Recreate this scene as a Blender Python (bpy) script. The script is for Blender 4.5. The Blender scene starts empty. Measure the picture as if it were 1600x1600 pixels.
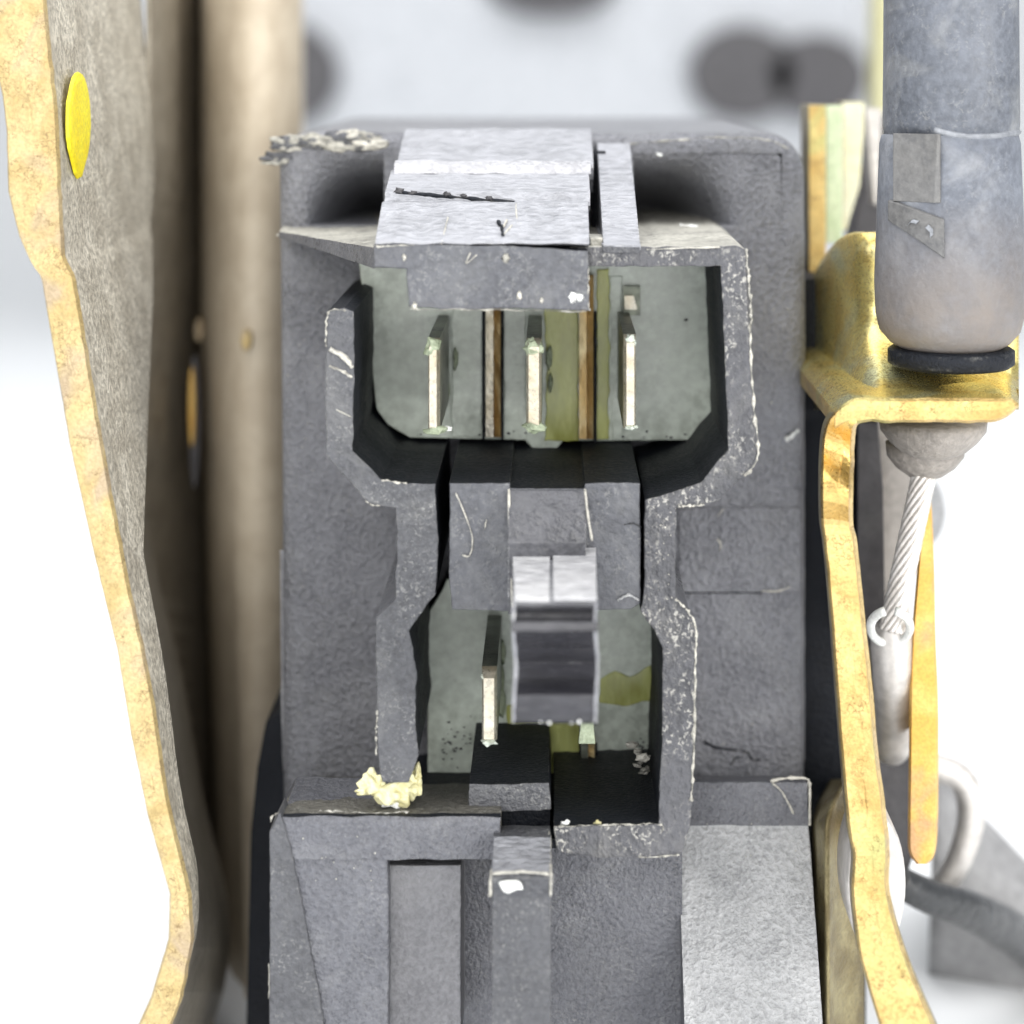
import bpy, bmesh, math, random
from mathutils import Vector, noise
from mathutils.geometry import tessellate_polygon

random.seed(7)
sc = bpy.context.scene
C = sc.collection

# ---------------------------------------------------------------- scale
# the photograph is measured in its own pixels on the plane of the connector's front rim (Y = 0);
# 1 pixel = 0.03 mm there; the camera stands 100 mm in front of it
K = 3.0e-5
D = 0.100
CX, CY = 860.0, 100.0

def P(px, py, Y=0.0):
    """pixel measured in the photo for a point standing Y millimetres behind the rim -> metres"""
    s = K * (1 + Y / (D * 1000))
    return Vector(((px - CX) * s, Y / 1000, (CY - py) * s))

# ---------------------------------------------------------------- camera
cam_d = bpy.data.cameras.new('camera')
cam = bpy.data.objects.new('camera', cam_d); C.objects.link(cam)
cam.location = (0, -D, 0); cam.rotation_euler = (math.radians(90), 0, 0)
cam_d.sensor_width = 36; cam_d.lens = 36 * D / (1600 * K)
cam_d.shift_x = (800 - CX) / 1600; cam_d.shift_y = -(800 - CY) / 1600
cam_d.clip_start = 0.005; cam_d.clip_end = 10
cam_d.dof.use_dof = True; cam_d.dof.focus_distance = D + 0.004
cam_d.dof.aperture_fstop = (cam_d.lens / 1000) / 0.0022
sc.camera = cam

# ---------------------------------------------------------------- world, lamps, exposure
w = bpy.data.worlds.new("World"); sc.world = w; w.use_nodes = True
w.node_tree.nodes['Background'].inputs[0].default_value = (0.93, 0.96, 1.0, 1)
w.node_tree.nodes['Background'].inputs[1].default_value = 0.38
sc.view_settings.view_transform = 'Standard'
sc.view_settings.look = 'None'
sc.view_settings.exposure = 0
sc.view_settings.gamma = 1

def area(name, loc, target, sx, sy, radiance, col=(1, 1, 1)):
    l = bpy.data.lights.new(name, 'AREA'); l.shape = 'RECTANGLE'; l.size = sx; l.size_y = sy
    l.energy = radiance * math.pi * sx * sy; l.color = col
    o = bpy.data.objects.new(name, l); C.objects.link(o); o.location = loc
    o.rotation_euler = (Vector(target) - Vector(loc)).to_track_quat('-Z', 'Y').to_euler()
    return o
area('overhead_softbox', (0.00, 0.03, 0.26), (0, 0.02, -0.02), 0.42, 0.34, 3.8)
area('front_softbox', (-0.10, -0.34, 0.20), (0, 0, -0.02), 0.22, 0.16, 6.0, (1, 0.985, 0.96))
area('camera_fill', (0.03, -0.36, 0.03), (0, 0, -0.025), 0.26, 0.20, 3.3, (1, 0.99, 0.975))  # added fill that brightens the socket floors
area('edge_fill_left', (-0.24, -0.20, 0.02), (0, 0.01, -0.02), 0.10, 0.26, 3.2)  # added fill to light the left edge
area('edge_fill_right', (0.25, -0.22, 0.05), (0, 0.01, -0.03), 0.10, 0.26, 11.0, (1, 0.98, 0.94))  # added fill for the left sheet and the housing's right edge

# ---------------------------------------------------------------- node helpers
def mat(name):
    m = bpy.data.materials.new(name); m.use_nodes = True
    nt = m.node_tree; b = nt.nodes['Principled BSDF']
    return m, nt, b
def N(nt, t, **kw):
    n = nt.nodes.new(t)
    for k, v in kw.items():
        if k.startswith('i_'):
            key = k[2:]
            n.inputs[int(key) if key.isdigit() else key.replace('_', ' ')].default_value = v
        else: setattr(n, k, v)
    return n
def L(nt, a, b): nt.links.new(a, b)
def coords(nt, sx=1, sy=1, sz=1):
    tc = N(nt, 'ShaderNodeTexCoord'); mp = N(nt, 'ShaderNodeMapping')
    mp.inputs['Scale'].default_value = (1000 * sx, 1000 * sy, 1000 * sz)
    oi = N(nt, 'ShaderNodeObjectInfo'); mul = N(nt, 'ShaderNodeMath', operation='MULTIPLY'); mul.inputs[1].default_value = 50
    L(nt, oi.outputs['Random'], mul.inputs[0])
    L(nt, tc.outputs['Object'], mp.inputs['Vector'])
    ad = N(nt, 'ShaderNodeVectorMath', operation='ADD')
    L(nt, mp.outputs[0], ad.inputs[0]); L(nt, mul.outputs[0], ad.inputs[1])
    return ad.outputs[0]
def noi(nt, co, scale, detail=3, rough=0.55, dist=0.0):
    n = N(nt, 'ShaderNodeTexNoise'); n.inputs['Scale'].default_value = scale
    n.inputs['Detail'].default_value = detail; n.inputs['Roughness'].default_value = rough
    n.inputs['Distortion'].default_value = dist
    L(nt, co, n.inputs['Vector']); return n.outputs['Fac']
def ramp(nt, f, a, b, lo=0.0, hi=1.0):
    r = N(nt, 'ShaderNodeMapRange'); r.inputs[1].default_value = a; r.inputs[2].default_value = b
    r.inputs[3].default_value = lo; r.inputs[4].default_value = hi
    L(nt, f, r.inputs[0]); return r.outputs[0]
def mixc(nt, f, a, b, mode='MIX'):
    m = N(nt, 'ShaderNodeMix', data_type='RGBA', blend_type=mode)
    for sock, v in ((m.inputs[0], f), (m.inputs[6], a), (m.inputs[7], b)):
        if isinstance(v, (int, float)): sock.default_value = v
        elif isinstance(v, tuple): sock.default_value = (*v, 1)
        else: L(nt, v, sock)
    return m.outputs[2]
def math2(nt, op, a, b):
    m = N(nt, 'ShaderNodeMath', operation=op); m.use_clamp = (op != 'ADD')
    for s, v in zip(m.inputs, (a, b)):
        if isinstance(v, (int, float)): s.default_value = v
        else: L(nt, v, s)
    return m.outputs[0]
def edge_mask(nt, radius, lo, hi):
    bv = N(nt, 'ShaderNodeBevel', samples=6); bv.inputs['Radius'].default_value = radius
    ge = N(nt, 'ShaderNodeNewGeometry')
    d = N(nt, 'ShaderNodeVectorMath', operation='DOT_PRODUCT')
    L(nt, bv.outputs[0], d.inputs[0]); L(nt, ge.outputs['True Normal'], d.inputs[1])
    return ramp(nt, d.outputs['Value'], lo, hi), bv.outputs[0]
def bump(nt, b, h, strength, dist, nrm=None):
    bp = N(nt, 'ShaderNodeBump'); bp.inputs['Strength'].default_value = strength
    bp.inputs['Distance'].default_value = dist
    L(nt, h, bp.inputs['Height'])
    if nrm is not None: L(nt, nrm, bp.inputs['Normal'])
    L(nt, bp.outputs[0], b.inputs['Normal'])

def plastic(name, dark, light, rough=0.5, grain=5.0, bumpd=6e-5, dust=0.25, dustc=(0.42, 0.42, 0.40), wear=0.8,
            wearc=(0.55, 0.54, 0.50), smear=0.25, stretch=(1, 1, 1), spec=0.5):
    m, nt, b = mat(name)
    co = coords(nt, *stretch)
    big = noi(nt, co, 0.35, 4, 0.6, 0.4)
    col = mixc(nt, ramp(nt, big, 0.36, 0.66), dark, light)
    fine = noi(nt, co, grain, 3, 0.6)
    col = mixc(nt, ramp(nt, fine, 0.35, 0.7, 0, 0.55), col, tuple(min(1, c * 1.7) for c in light))
    # dust in patches of fine specks
    sp = ramp(nt, noi(nt, co, grain * 1.5, 2, 0.7, 0.6), 0.54, 0.66)
    patch = ramp(nt, noi(nt, co, 0.55, 3, 0.6), 0.42, 0.68)
    col = mixc(nt, math2(nt, 'MULTIPLY', math2(nt, 'MULTIPLY', sp, patch), dust), col, dustc)
    # soft pale smears
    sm = ramp(nt, noi(nt, co, 0.22, 5, 0.65, 1.2), 0.5, 0.75)
    col = mixc(nt, math2(nt, 'MULTIPLY', sm, smear * 0.35), col, dustc)
    film = ramp(nt, noi(nt, co, 0.11, 3, 0.5, 0.6), 0.40, 0.66)
    col = mixc(nt, math2(nt, 'MULTIPLY', film, 0.16), col, tuple(x * 2.1 + 0.01 for x in light) if max(light) < 0.3 else light)
    em, bn = edge_mask(nt, 9e-5, 0.985, 0.80)
    brk = math2(nt, 'MULTIPLY', ramp(nt, noi(nt, co, 4.5, 3, 0.7), 0.44, 0.62), ramp(nt, noi(nt, co, 0.8, 2, 0.5), 0.46, 0.60))
    col = mixc(nt, math2(nt, 'MULTIPLY', math2(nt, 'MULTIPLY', em, brk), wear), col, wearc)
    L(nt, col, b.inputs['Base Color'])
    L(nt, math2(nt, 'ADD', ramp(nt, fine, 0.3, 0.75, rough - 0.12, rough + 0.08), math2(nt, 'MULTIPLY', film, 0.16)), b.inputs['Roughness'])
    b.inputs['Specular IOR Level'].default_value = spec
    h = math2(nt, 'ADD', fine, math2(nt, 'MULTIPLY', noi(nt, co, grain * 0.25, 4, 0.6), 0.35))
    bump(nt, b, h, 0.9, bumpd * 1.9, bn)
    return m

def metal(name, a, b_, c=None, rough=0.35, grain=6.0, bumpd=3e-5, metallic=1.0, stretch=(1, 1, 1), cracks=0.0, crackc=(0.2, 0.12, 0.03), cs=2.0, gc=0.35):
    m, nt, b = mat(name)
    co = coords(nt, *stretch)
    col = mixc(nt, ramp(nt, noi(nt, co, 0.5, 4, 0.6, 0.5), 0.38, 0.62), a, b_)
    if c: col = mixc(nt, ramp(nt, noi(nt, co, 0.3, 3, 0.5, 0.8), 0.52, 0.66), col, c)
    fine = noi(nt, co, grain, 3, 0.65)
    col = mixc(nt, ramp(nt, fine, 0.62, 0.36, 0, gc), col, tuple(x * 0.38 for x in a))
    h = fine
    if cracks:
        v = N(nt, 'ShaderNodeTexVoronoi', feature='DISTANCE_TO_EDGE'); v.inputs['Scale'].default_value = cs
        wob = N(nt, 'ShaderNodeVectorMath', operation='ADD')
        nc = N(nt, 'ShaderNodeTexNoise'); nc.inputs['Scale'].default_value = 3.0; L(nt, co, nc.inputs['Vector'])
        sc_ = N(nt, 'ShaderNodeVectorMath', operation='SCALE'); sc_.inputs['Scale'].default_value = 0.9
        L(nt, nc.outputs['Color'], sc_.inputs[0]); L(nt, co, wob.inputs[0]); L(nt, sc_.outputs[0], wob.inputs[1])
        L(nt, wob.outputs[0], v.inputs['Vector'])
        cm = ramp(nt, v.outputs['Distance'], 0.0, 0.07, 1, 0)
        cm = math2(nt, 'MULTIPLY', cm, ramp(nt, noi(nt, co, 1.1, 2), 0.42, 0.62))
        col = mixc(nt, math2(nt, 'MULTIPLY', cm, cracks), col, crackc)
        h = math2(nt, 'ADD', fine, math2(nt, 'MULTIPLY', cm, -1.5))
    L(nt, col, b.inputs['Base Color'])
    b.inputs['Metallic'].default_value = metallic
    L(nt, ramp(nt, fine, 0.3, 0.7, rough - 0.08, rough + 0.12), b.inputs['Roughness'])
    bump(nt, b, h, 0.7, bumpd)
    return m

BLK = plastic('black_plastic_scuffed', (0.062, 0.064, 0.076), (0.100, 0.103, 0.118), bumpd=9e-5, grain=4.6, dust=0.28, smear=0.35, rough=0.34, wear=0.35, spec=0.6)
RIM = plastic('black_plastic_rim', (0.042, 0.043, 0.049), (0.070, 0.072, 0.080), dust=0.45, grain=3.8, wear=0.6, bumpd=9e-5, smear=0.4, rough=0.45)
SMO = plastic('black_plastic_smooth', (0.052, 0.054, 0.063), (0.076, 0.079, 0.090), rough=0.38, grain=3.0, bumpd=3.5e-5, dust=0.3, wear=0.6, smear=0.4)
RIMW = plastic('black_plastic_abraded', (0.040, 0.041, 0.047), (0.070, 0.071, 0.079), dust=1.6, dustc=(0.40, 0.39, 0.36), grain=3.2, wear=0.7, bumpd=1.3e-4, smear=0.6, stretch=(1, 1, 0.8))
INN = plastic('black_plastic_clean_shade', (0.004, 0.005, 0.008), (0.009, 0.011, 0.016), rough=0.55, dust=0.03, wear=0.35, smear=0.02, spec=0.25)  # clean plastic, near black to hold the shade inside sockets and gaps
TOP = plastic('black_plastic_lit_dusty_top', (0.21, 0.215, 0.235), (0.28, 0.285, 0.31), rough=0.42, grain=2.8, bumpd=1.5e-4, dust=0.25, dustc=(0.5, 0.5, 0.52), wear=1.0, wearc=(0.7, 0.7, 0.68), stretch=(0.5, 1, 1))  # dusty, and paler still to hold the light from above
TOPW = plastic('lit_worn_white_top', (0.33, 0.33, 0.35), (0.46, 0.46, 0.47), rough=0.5, grain=2.2, bumpd=1.6e-4, dust=0.3, dustc=(0.7, 0.7, 0.7), wear=1.0, wearc=(0.8, 0.8, 0.8), stretch=(0.5, 1, 1))  # near white to hold the light falling on the latch top
HEADM = plastic('glossy_shaded_latch', (0.012, 0.012, 0.016), (0.035, 0.035, 0.042), rough=0.2, grain=3.0, bumpd=2e-5, dust=0.1, wear=0.5, wearc=(0.5, 0.5, 0.5), stretch=(0.3, 1, 1))  # darker than the arm, standing for shade on the latch face
CRT = plastic('crusty_plastic_ledge', (0.16, 0.155, 0.14), (0.36, 0.35, 0.31), rough=0.6, grain=3.0, bumpd=1.2e-4, dust=0.8, dustc=(0.75, 0.73, 0.66), wear=1.0, wearc=(0.85, 0.82, 0.74))
GLS = plastic('smooth_dark_plastic', (0.035, 0.036, 0.042), (0.075, 0.076, 0.085), rough=0.25, grain=3.0, bumpd=3e-5, dust=0.15, wear=1.0, wearc=(0.8, 0.8, 0.8))
GRN = plastic('grainy_grey_lit_plastic', (0.26, 0.265, 0.275), (0.40, 0.405, 0.415), rough=0.5, grain=4.2, bumpd=1.2e-4, dust=0.8, dustc=(0.6, 0.61, 0.62))
POT = plastic('grey_green_potting', (0.40, 0.44, 0.38), (0.50, 0.55, 0.49), rough=0.25, grain=1.6, bumpd=5e-6, dust=0.05, dustc=(0.5, 0.55, 0.48), wear=0.3, wearc=(0.5, 0.55, 0.45), smear=0.3)
POTG = plastic('olive_stained_potting', (0.24, 0.24, 0.015), (0.40, 0.43, 0.15), rough=0.22, grain=1.2, bumpd=8e-6, dust=0.1, dustc=(0.5, 0.5, 0.3), wear=0.3, smear=0.5, stretch=(1, 1, 0.35))
FLS = plastic('moulding_flash_and_highlight', (0.24, 0.235, 0.215), (0.56, 0.54, 0.48), rough=0.5, grain=6, dust=0.2, wear=0)
VRD = plastic('green_corrosion', (0.10, 0.13, 0.07), (0.30, 0.34, 0.24), rough=0.5, grain=5, dust=0.2, dustc=(0.6, 0.7, 0.55), wear=0)
WAX = plastic('yellow_waxy_debris', (0.45, 0.40, 0.15), (0.85, 0.80, 0.45), rough=0.35, grain=2, dust=0.1, wear=0.3, wearc=(0.95, 0.92, 0.75))
WHT = plastic('pale_crumb', (0.6, 0.62, 0.6), (0.85, 0.86, 0.82), rough=0.4, grain=3, dust=0, wear=0)
GOLD = metal('yellow_zinc_cut_edge', (0.56, 0.38, 0.13), (0.72, 0.54, 0.22), (0.52, 0.50, 0.20), rough=0.36, metallic=0.6, cracks=1.0, bumpd=7e-5, crackc=(0.16, 0.09, 0.03), cs=2.6)
GOLDM = metal('shiny_brass_bend', (0.80, 0.55, 0.20), (0.55, 0.38, 0.14), (0.9, 0.66, 0.22), rough=0.28, metallic=0.95, cracks=0.3, bumpd=4e-5, cs=1.2)
GOLDP = metal('pale_zinc_edge_and_highlight', (0.50, 0.37, 0.16), (0.62, 0.49, 0.25), (0.46, 0.36, 0.24), rough=0.42, metallic=0.4, cracks=0.95, bumpd=7e-5, crackc=(0.20, 0.13, 0.06), cs=2.6)
GOLDF = metal('yellow_zinc_sheet', (0.74, 0.56, 0.18), (0.84, 0.72, 0.28), (0.70, 0.70, 0.42), rough=0.26, metallic=0.8, bumpd=2e-5, cracks=0.3)
ORG = metal('orange_zinc_edge_and_highlight', (0.76, 0.43, 0.09), (0.84, 0.56, 0.17), (0.60, 0.36, 0.18), rough=0.5, metallic=0.25, bumpd=4e-5)
ROUGHST = metal('rough_grey_steel_sheet', (0.50, 0.455, 0.37), (0.74, 0.69, 0.58), rough=0.45, grain=3.6, metallic=0.15, bumpd=2.5e-4, gc=0.75)
DARKST = metal('dark_olive_steel', (0.27, 0.24, 0.19), (0.36, 0.325, 0.265), rough=0.42, grain=2.0, metallic=0.3, bumpd=2e-5, gc=0.1)
TANST = metal('tan_steel_cover', (0.52, 0.44, 0.33), (0.60, 0.52, 0.40), rough=0.45, grain=1.0, metallic=0.0, bumpd=2e-5, gc=0.05)
OLIV = metal('olive_brown_metal', (0.20, 0.16, 0.08), (0.36, 0.31, 0.17), rough=0.35, grain=5.0, metallic=0.7, bumpd=8e-5)
TIN = metal('bright_tinned_and_lit_contact', (0.66, 0.62, 0.52), (0.46, 0.40, 0.28), rough=0.3, grain=3, metallic=0.45, bumpd=6e-5, gc=0.5)
BRS = metal('tarnished_brass_contact', (0.62, 0.42, 0.16), (0.26, 0.15, 0.05), (0.85, 0.72, 0.42), rough=0.35, grain=3, metallic=0.3, bumpd=8e-5, stretch=(1.5, 1, 0.6))
DKM = metal('tarnished_shaded_contact', (0.07, 0.075, 0.065), (0.22, 0.24, 0.19), rough=0.35, grain=3, metallic=0.6, bumpd=4e-5)  # dark tone also holds the shade under the key
STEEL = metal('bright_steel_wire', (0.82, 0.79, 0.76), (0.72, 0.68, 0.64), rough=0.35, grain=3, metallic=0.5, bumpd=1e-5)
FERR = metal('satin_ferrule', (0.72, 0.69, 0.66), (0.62, 0.59, 0.56), rough=0.4, grain=1.5, metallic=0.5, bumpd=2e-5)
RUB = plastic('slate_rubber', (0.075, 0.083, 0.102), (0.115, 0.126, 0.15), rough=0.55, grain=2.6, bumpd=3e-5, dust=0.3, dustc=(0.34, 0.35, 0.37), wear=0.1, smear=1.5)
def grimy_base(m):
    """brown grime that has settled on the boot's lower end, with a ragged upper limit"""
    nt = m.node_tree; b = nt.nodes['Principled BSDF']; src = b.inputs['Base Color'].links[0].from_socket
    tc = N(nt, 'ShaderNodeTexCoord'); sx = N(nt, 'ShaderNodeSeparateXYZ'); L(nt, tc.outputs['Object'], sx.inputs[0])
    co = coords(nt); n = noi(nt, co, 0.5, 4, 0.6)
    z = math2(nt, 'ADD', math2(nt, 'MULTIPLY', n, 0.0) if False else sx.outputs['Z'], 0.0)
    mr = N(nt, 'ShaderNodeMapRange'); L(nt, sx.outputs['Z'], mr.inputs[0])
    mr.inputs[1].default_value = 0.003; mr.inputs[2].default_value = -0.0035; mr.inputs[3].default_value = 0; mr.inputs[4].default_value = 1
    f = math2(nt, 'MULTIPLY', mr.outputs[0], ramp(nt, n, 0.25, 0.6, 0.5, 1.0))
    L(nt, mixc(nt, f, src, (0.20, 0.172, 0.15)), b.inputs['Base Color'])
grimy_base(RUB)
RUBP = plastic('slate_rubber_patch', (0.095, 0.096, 0.10), (0.135, 0.133, 0.13), rough=0.55, grain=2.6, bumpd=3e-5, dust=0.2, dustc=(0.3, 0.3, 0.3), wear=0.4, wearc=(0.3, 0.3, 0.3), smear=0.5)
RUBT = plastic('taupe_rubber', (0.16, 0.145, 0.13), (0.24, 0.22, 0.20), rough=0.55, grain=2.5, dust=0.3, dustc=(0.4, 0.36, 0.32), wear=0.0)
RUB2 = plastic('pale_rubber', (0.15, 0.16, 0.18), (0.22, 0.23, 0.25), rough=0.6, grain=3, dust=0.2, wear=0)
RUB3 = plastic('dark_slate_sleeve', (0.075, 0.083, 0.10), (0.11, 0.12, 0.142), rough=0.5, grain=2.6, bumpd=3e-5, dust=0.3, wear=0.1, smear=1.0)
CAB = plastic('black_cable_sheath', (0.012, 0.013, 0.015), (0.03, 0.032, 0.035), rough=0.35, grain=1.5, dust=0.05, wear=0)
GREY = plastic('light_grey_filler', (0.33, 0.345, 0.37), (0.41, 0.425, 0.45), rough=0.5, grain=1.2, dust=0.1, wear=0)
MIDG = plastic('mid_grey_moulding', (0.17, 0.17, 0.175), (0.24, 0.24, 0.245), rough=0.5, grain=1.2, dust=0.2, wear=0)
PLUG = plastic('dark_matte_plastic', (0.035, 0.033, 0.038), (0.06, 0.058, 0.062), rough=0.6, grain=1.0, dust=0.05, wear=0)  # also colours the invented rear discs
YEL = metal('vivid_yellow_glint', (0.95, 0.76, 0.01), (0.98, 0.86, 0.03), rough=0.4, grain=5, metallic=0.2, bumpd=5e-5)
m_, nt_, b_ = mat('white_table'); b_.inputs['Base Color'].default_value = (0.90, 0.92, 0.94, 1); b_.inputs['Roughness'].default_value = 0.6
c_ = coords(nt_, 0.1, 0.1, 0.1); L(nt_, mixc(nt_, noi(nt_, c_, 0.4, 3), (0.88, 0.90, 0.925), (0.93, 0.945, 0.955)), b_.inputs['Base Color'])
TBL = m_

# ---------------------------------------------------------------- object helpers
def empty(name, loc, label=None, cat=None, group=None):
    o = bpy.data.objects.new(name, None); C.objects.link(o); o.location = loc
    o.empty_display_size = 0.003
    if label: o['label'] = label
    if cat: o['category'] = cat
    if group: o['group'] = group
    return o
WORLD_LOC = {}
def wloc(o):
    v = Vector((0, 0, 0))
    while o is not None:
        v = v + Vector(o.location); o = o.parent
    return v
def link(name, bm, mats, parent=None, label=None, smooth=False, kind=None, cat=None):
    if not isinstance(mats, (list, tuple)): mats = [mats]
    bmesh.ops.recalc_face_normals(bm, faces=bm.faces)
    cen = Vector((0, 0, 0)); n = len(bm.verts)
    for v in bm.verts: cen += v.co
    cen /= max(n, 1)
    for v in bm.verts: v.co -= cen
    me = bpy.data.meshes.new(name); bm.to_mesh(me); bm.free()
    for m in mats: me.materials.append(m)
    if smooth:
        for p in me.polygons: p.use_smooth = True
    o = bpy.data.objects.new(name, me); C.objects.link(o)
    o.parent = parent
    o.location = cen - (wloc(parent) if parent else Vector((0, 0, 0)))
    if label: o['label'] = label
    if kind: o['kind'] = kind
    if cat: o['category'] = cat
    return o

def resample(loop, step, amp, seed=0, flags=None):
    out = []; fl = []
    n = len(loop)
    for i in range(n):
        a = loop[i]; b = loop[(i + 1) % n]
        d = math.hypot(b[0] - a[0], b[1] - a[1]); k = max(1, int(d / step)) if amp > 0 else 1
        for j in range(k):
            t = j / k
            x = a[0] + (b[0] - a[0]) * t; y = a[1] + (b[1] - a[1]) * t
            if amp > 0:
                q = Vector((x * 0.06, y * 0.06, seed * 7.7)); q2 = Vector((x * 0.013, y * 0.013, seed * 3.1))
                x += amp * noise.noise(q) * 1.5 + amp * 1.2 * noise.noise(q2)
                y += amp * noise.noise(q + Vector((9, 5, 2))) * 1.5 + amp * 1.2 * noise.noise(q2 + Vector((4, 1, 8)))
            out.append((x, y)); fl.append(flags[i] if flags else 0)
    return out, fl

def offset(loop, d):
    """inset a polygon (world XZ coords) by d toward its inside"""
    n = len(loop); A = sum(loop[i][0] * loop[(i + 1) % n][1] - loop[(i + 1) % n][0] * loop[i][1] for i in range(n))
    s = 1 if A > 0 else -1
    res = []
    for i in range(n):
        p0 = Vector(loop[i - 1]); p1 = Vector(loop[i]); p2 = Vector(loop[(i + 1) % n])
        e1 = (p1 - p0); e2 = (p2 - p1)
        if e1.length < 1e-12 or e2.length < 1e-12: res.append(tuple(p1)); continue
        e1.normalize(); e2.normalize()
        n1 = Vector((-e1.y, e1.x)) * s; n2 = Vector((-e2.y, e2.x)) * s
        m = n1 + n2
        if m.length < 1e-6: m = n1
        m.normalize(); c = max(0.45, m.dot(n1))
        res.append(tuple(p1 + m * (d / c)))
    return res

def prism(bm, loop, yref, y0, y1, bev=2.0, amp=0.8, step=7, seed=0, holes=(), flags=None, bseg=2, side_mat=1, front_mat=0, hole_bev=None):
    """straight extrusion along depth. loop measured in pixels at depth yref (mm); front at y0, back at y1 (mm).
    flags: per-edge material index for the side faces"""
    loops = [loop] + list(holes)
    F = None; world = []
    s = K * (1 + yref / (D * 1000))
    for li, lp in enumerate(loops):
        r, fl = resample(lp, step, amp, seed + li, flags if li == 0 else None)
        world.append(([((x - CX) * s, (CY - y) * s) for x, y in r], fl))
    bw = bev * K
    frontloops = []
    for li, (wl, fl) in enumerate(world):
        sign = 1 if li == 0 else -1
        rings = []
        if bev > 0:
            for k in range(bseg + 1):
                t = math.pi / 2 * k / bseg
                if li > 0 and hole_bev == 0:
                    if k == 0: rings.append([bm.verts.new((x, y0 / 1000, z)) for x, z in wl])
                    continue
                ins = bw * (1 - math.sin(t)); dep = bw * (1 - math.cos(t))
                pts = offset(wl, sign * ins) if ins > 1e-9 else wl
                rings.append([bm.verts.new((x, y0 / 1000 + dep, z)) for x, z in pts])
        else:
            rings.append([bm.verts.new((x, y0 / 1000, z)) for x, z in wl])
        rings.append([bm.verts.new((x, y1 / 1000, z)) for x, z in wl])
        n = len(wl)
        for a, b in zip(rings, rings[1:]):
            for i in range(n):
                f = bm.faces.new((a[i], a[(i + 1) % n], b[(i + 1) % n], b[i]))
                last = b is rings[-1]
                f.material_index = (fl[i] if flags and li == 0 else side_mat) if last else front_mat
        frontloops.append((rings[0], rings[-1]))
    for which in (0, 1):
        vs = [v for fr in frontloops for v in fr[which]]
        tris = tessellate_polygon([[Vector((v.co.x, v.co.z, 0)) for v in fr[which]] for fr in frontloops])
        for t in tris:
            try:
                f = bm.faces.new([vs[i] for i in t]); f.material_index = front_mat if which == 0 else side_mat
            except ValueError: pass
    return bm

def rect(x0, y0, x1, y1): return [(x0, y0), (x1, y0), (x1, y1), (x0, y1)]
def rrect(x0, y0, x1, y1, r, n=5):
    pts = []
    for cx, cy, a0 in ((x0 + r, y0 + r, 180), (x1 - r, y0 + r, 270), (x1 - r, y1 - r, 0), (x0 + r, y1 - r, 90)):
        for i in range(n + 1):
            a = math.radians(a0 + 90 * i / n); pts.append((cx + r * math.cos(a), cy + r * math.sin(a)))
    return pts
def ell(cx, cy, rx, ry, n=32): return [(cx + rx * math.cos(2 * math.pi * i / n), cy + ry * math.sin(2 * math.pi * i / n)) for i in range(n)]

def part(name, loop, yref, y0, y1, mats, parent, **kw):
    lab = kw.pop('label', None); sm = kw.pop('smooth', False)
    bm = bmesh.new(); prism(bm, loop, yref, y0, y1, **kw)
    if not isinstance(mats, (list, tuple)): mats = [mats, mats]
    return link(name, bm, mats, parent, lab, sm)

def xprofile(bm, x0, x1, yref, prof, n=14, amp=0.0, seed=0, taper=None, mats=None):
    """closed profile [(Ymm, py at that depth)] swept along X between pixel x0 and x1 (measured at depth yref)"""
    s = K * (1 + yref / (D * 1000)); rings = []
    for i in range(n + 1):
        t = i / n; x = (x0 + (x1 - x0) * t - CX) * s
        r = []
        for j, (Y, py) in enumerate(prof):
            p = P(CX, py, Y)
            q = Vector((x * 900, j * 1.7, seed * 4.0))
            dy = amp * K * noise.noise(q) * 1.6; dz = amp * K * noise.noise(q + Vector((7, 3, 1))) * 1.6
            dx = amp * K * 1.2 * noise.noise(Vector((j * 1.3, seed, 2))) if i in (0, n) else 0
            r.append(bm.verts.new((x + dx, p.y + dy, p.z + dz)))
        rings.append(r)
    m = len(prof)
    for a, b in zip(rings, rings[1:]):
        for j in range(m):
            f = bm.faces.new((a[j], a[(j + 1) % m], b[(j + 1) % m], b[j]))
            if mats: f.material_index = mats[j]
    for r in (rings[0], rings[-1]):
        tris = tessellate_polygon([[Vector((v.co.y, v.co.z, 0)) for v in r]])
        for t in tris:
            try:
                f = bm.faces.new([r[i] for i in t]); f.material_index = mats[-1] if mats else 0
            except ValueError: pass
    return bm

def cr(pts, n):
    """Catmull-Rom through tuples"""
    out = []
    for i in range(len(pts) - 1):
        p0 = pts[max(i - 1, 0)]; p1 = pts[i]; p2 = pts[i + 1]; p3 = pts[min(i + 2, len(pts) - 1)]
        for j in range(n):
            t = j / n
            out.append(tuple(0.5 * ((2 * b) + (-a + c) * t + (2 * a - 5 * b + 4 * c - d) * t * t + (-a + 3 * b - 3 * c + d) * t ** 3)
                             for a, b, c, d in zip(p0, p1, p2, p3)))
    out.append(pts[-1]); return out

def loft(bm, rings, caps=True, mats=None, closed=True):
    """rings: list of lists of world Vectors"""
    R = [[bm.verts.new(v) for v in r] for r in rings]
    m = len(R[0])
    for a, b in zip(R, R[1:]):
        for j in range(m if closed else m - 1):
            f = bm.faces.new((a[j], a[(j + 1) % m], b[(j + 1) % m], b[j]))
            if mats: f.material_index = mats[j]
    if caps:
        for r in (R[0], R[-1]):
            try: bm.faces.new(r)
            except ValueError: pass
    return bm

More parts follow.
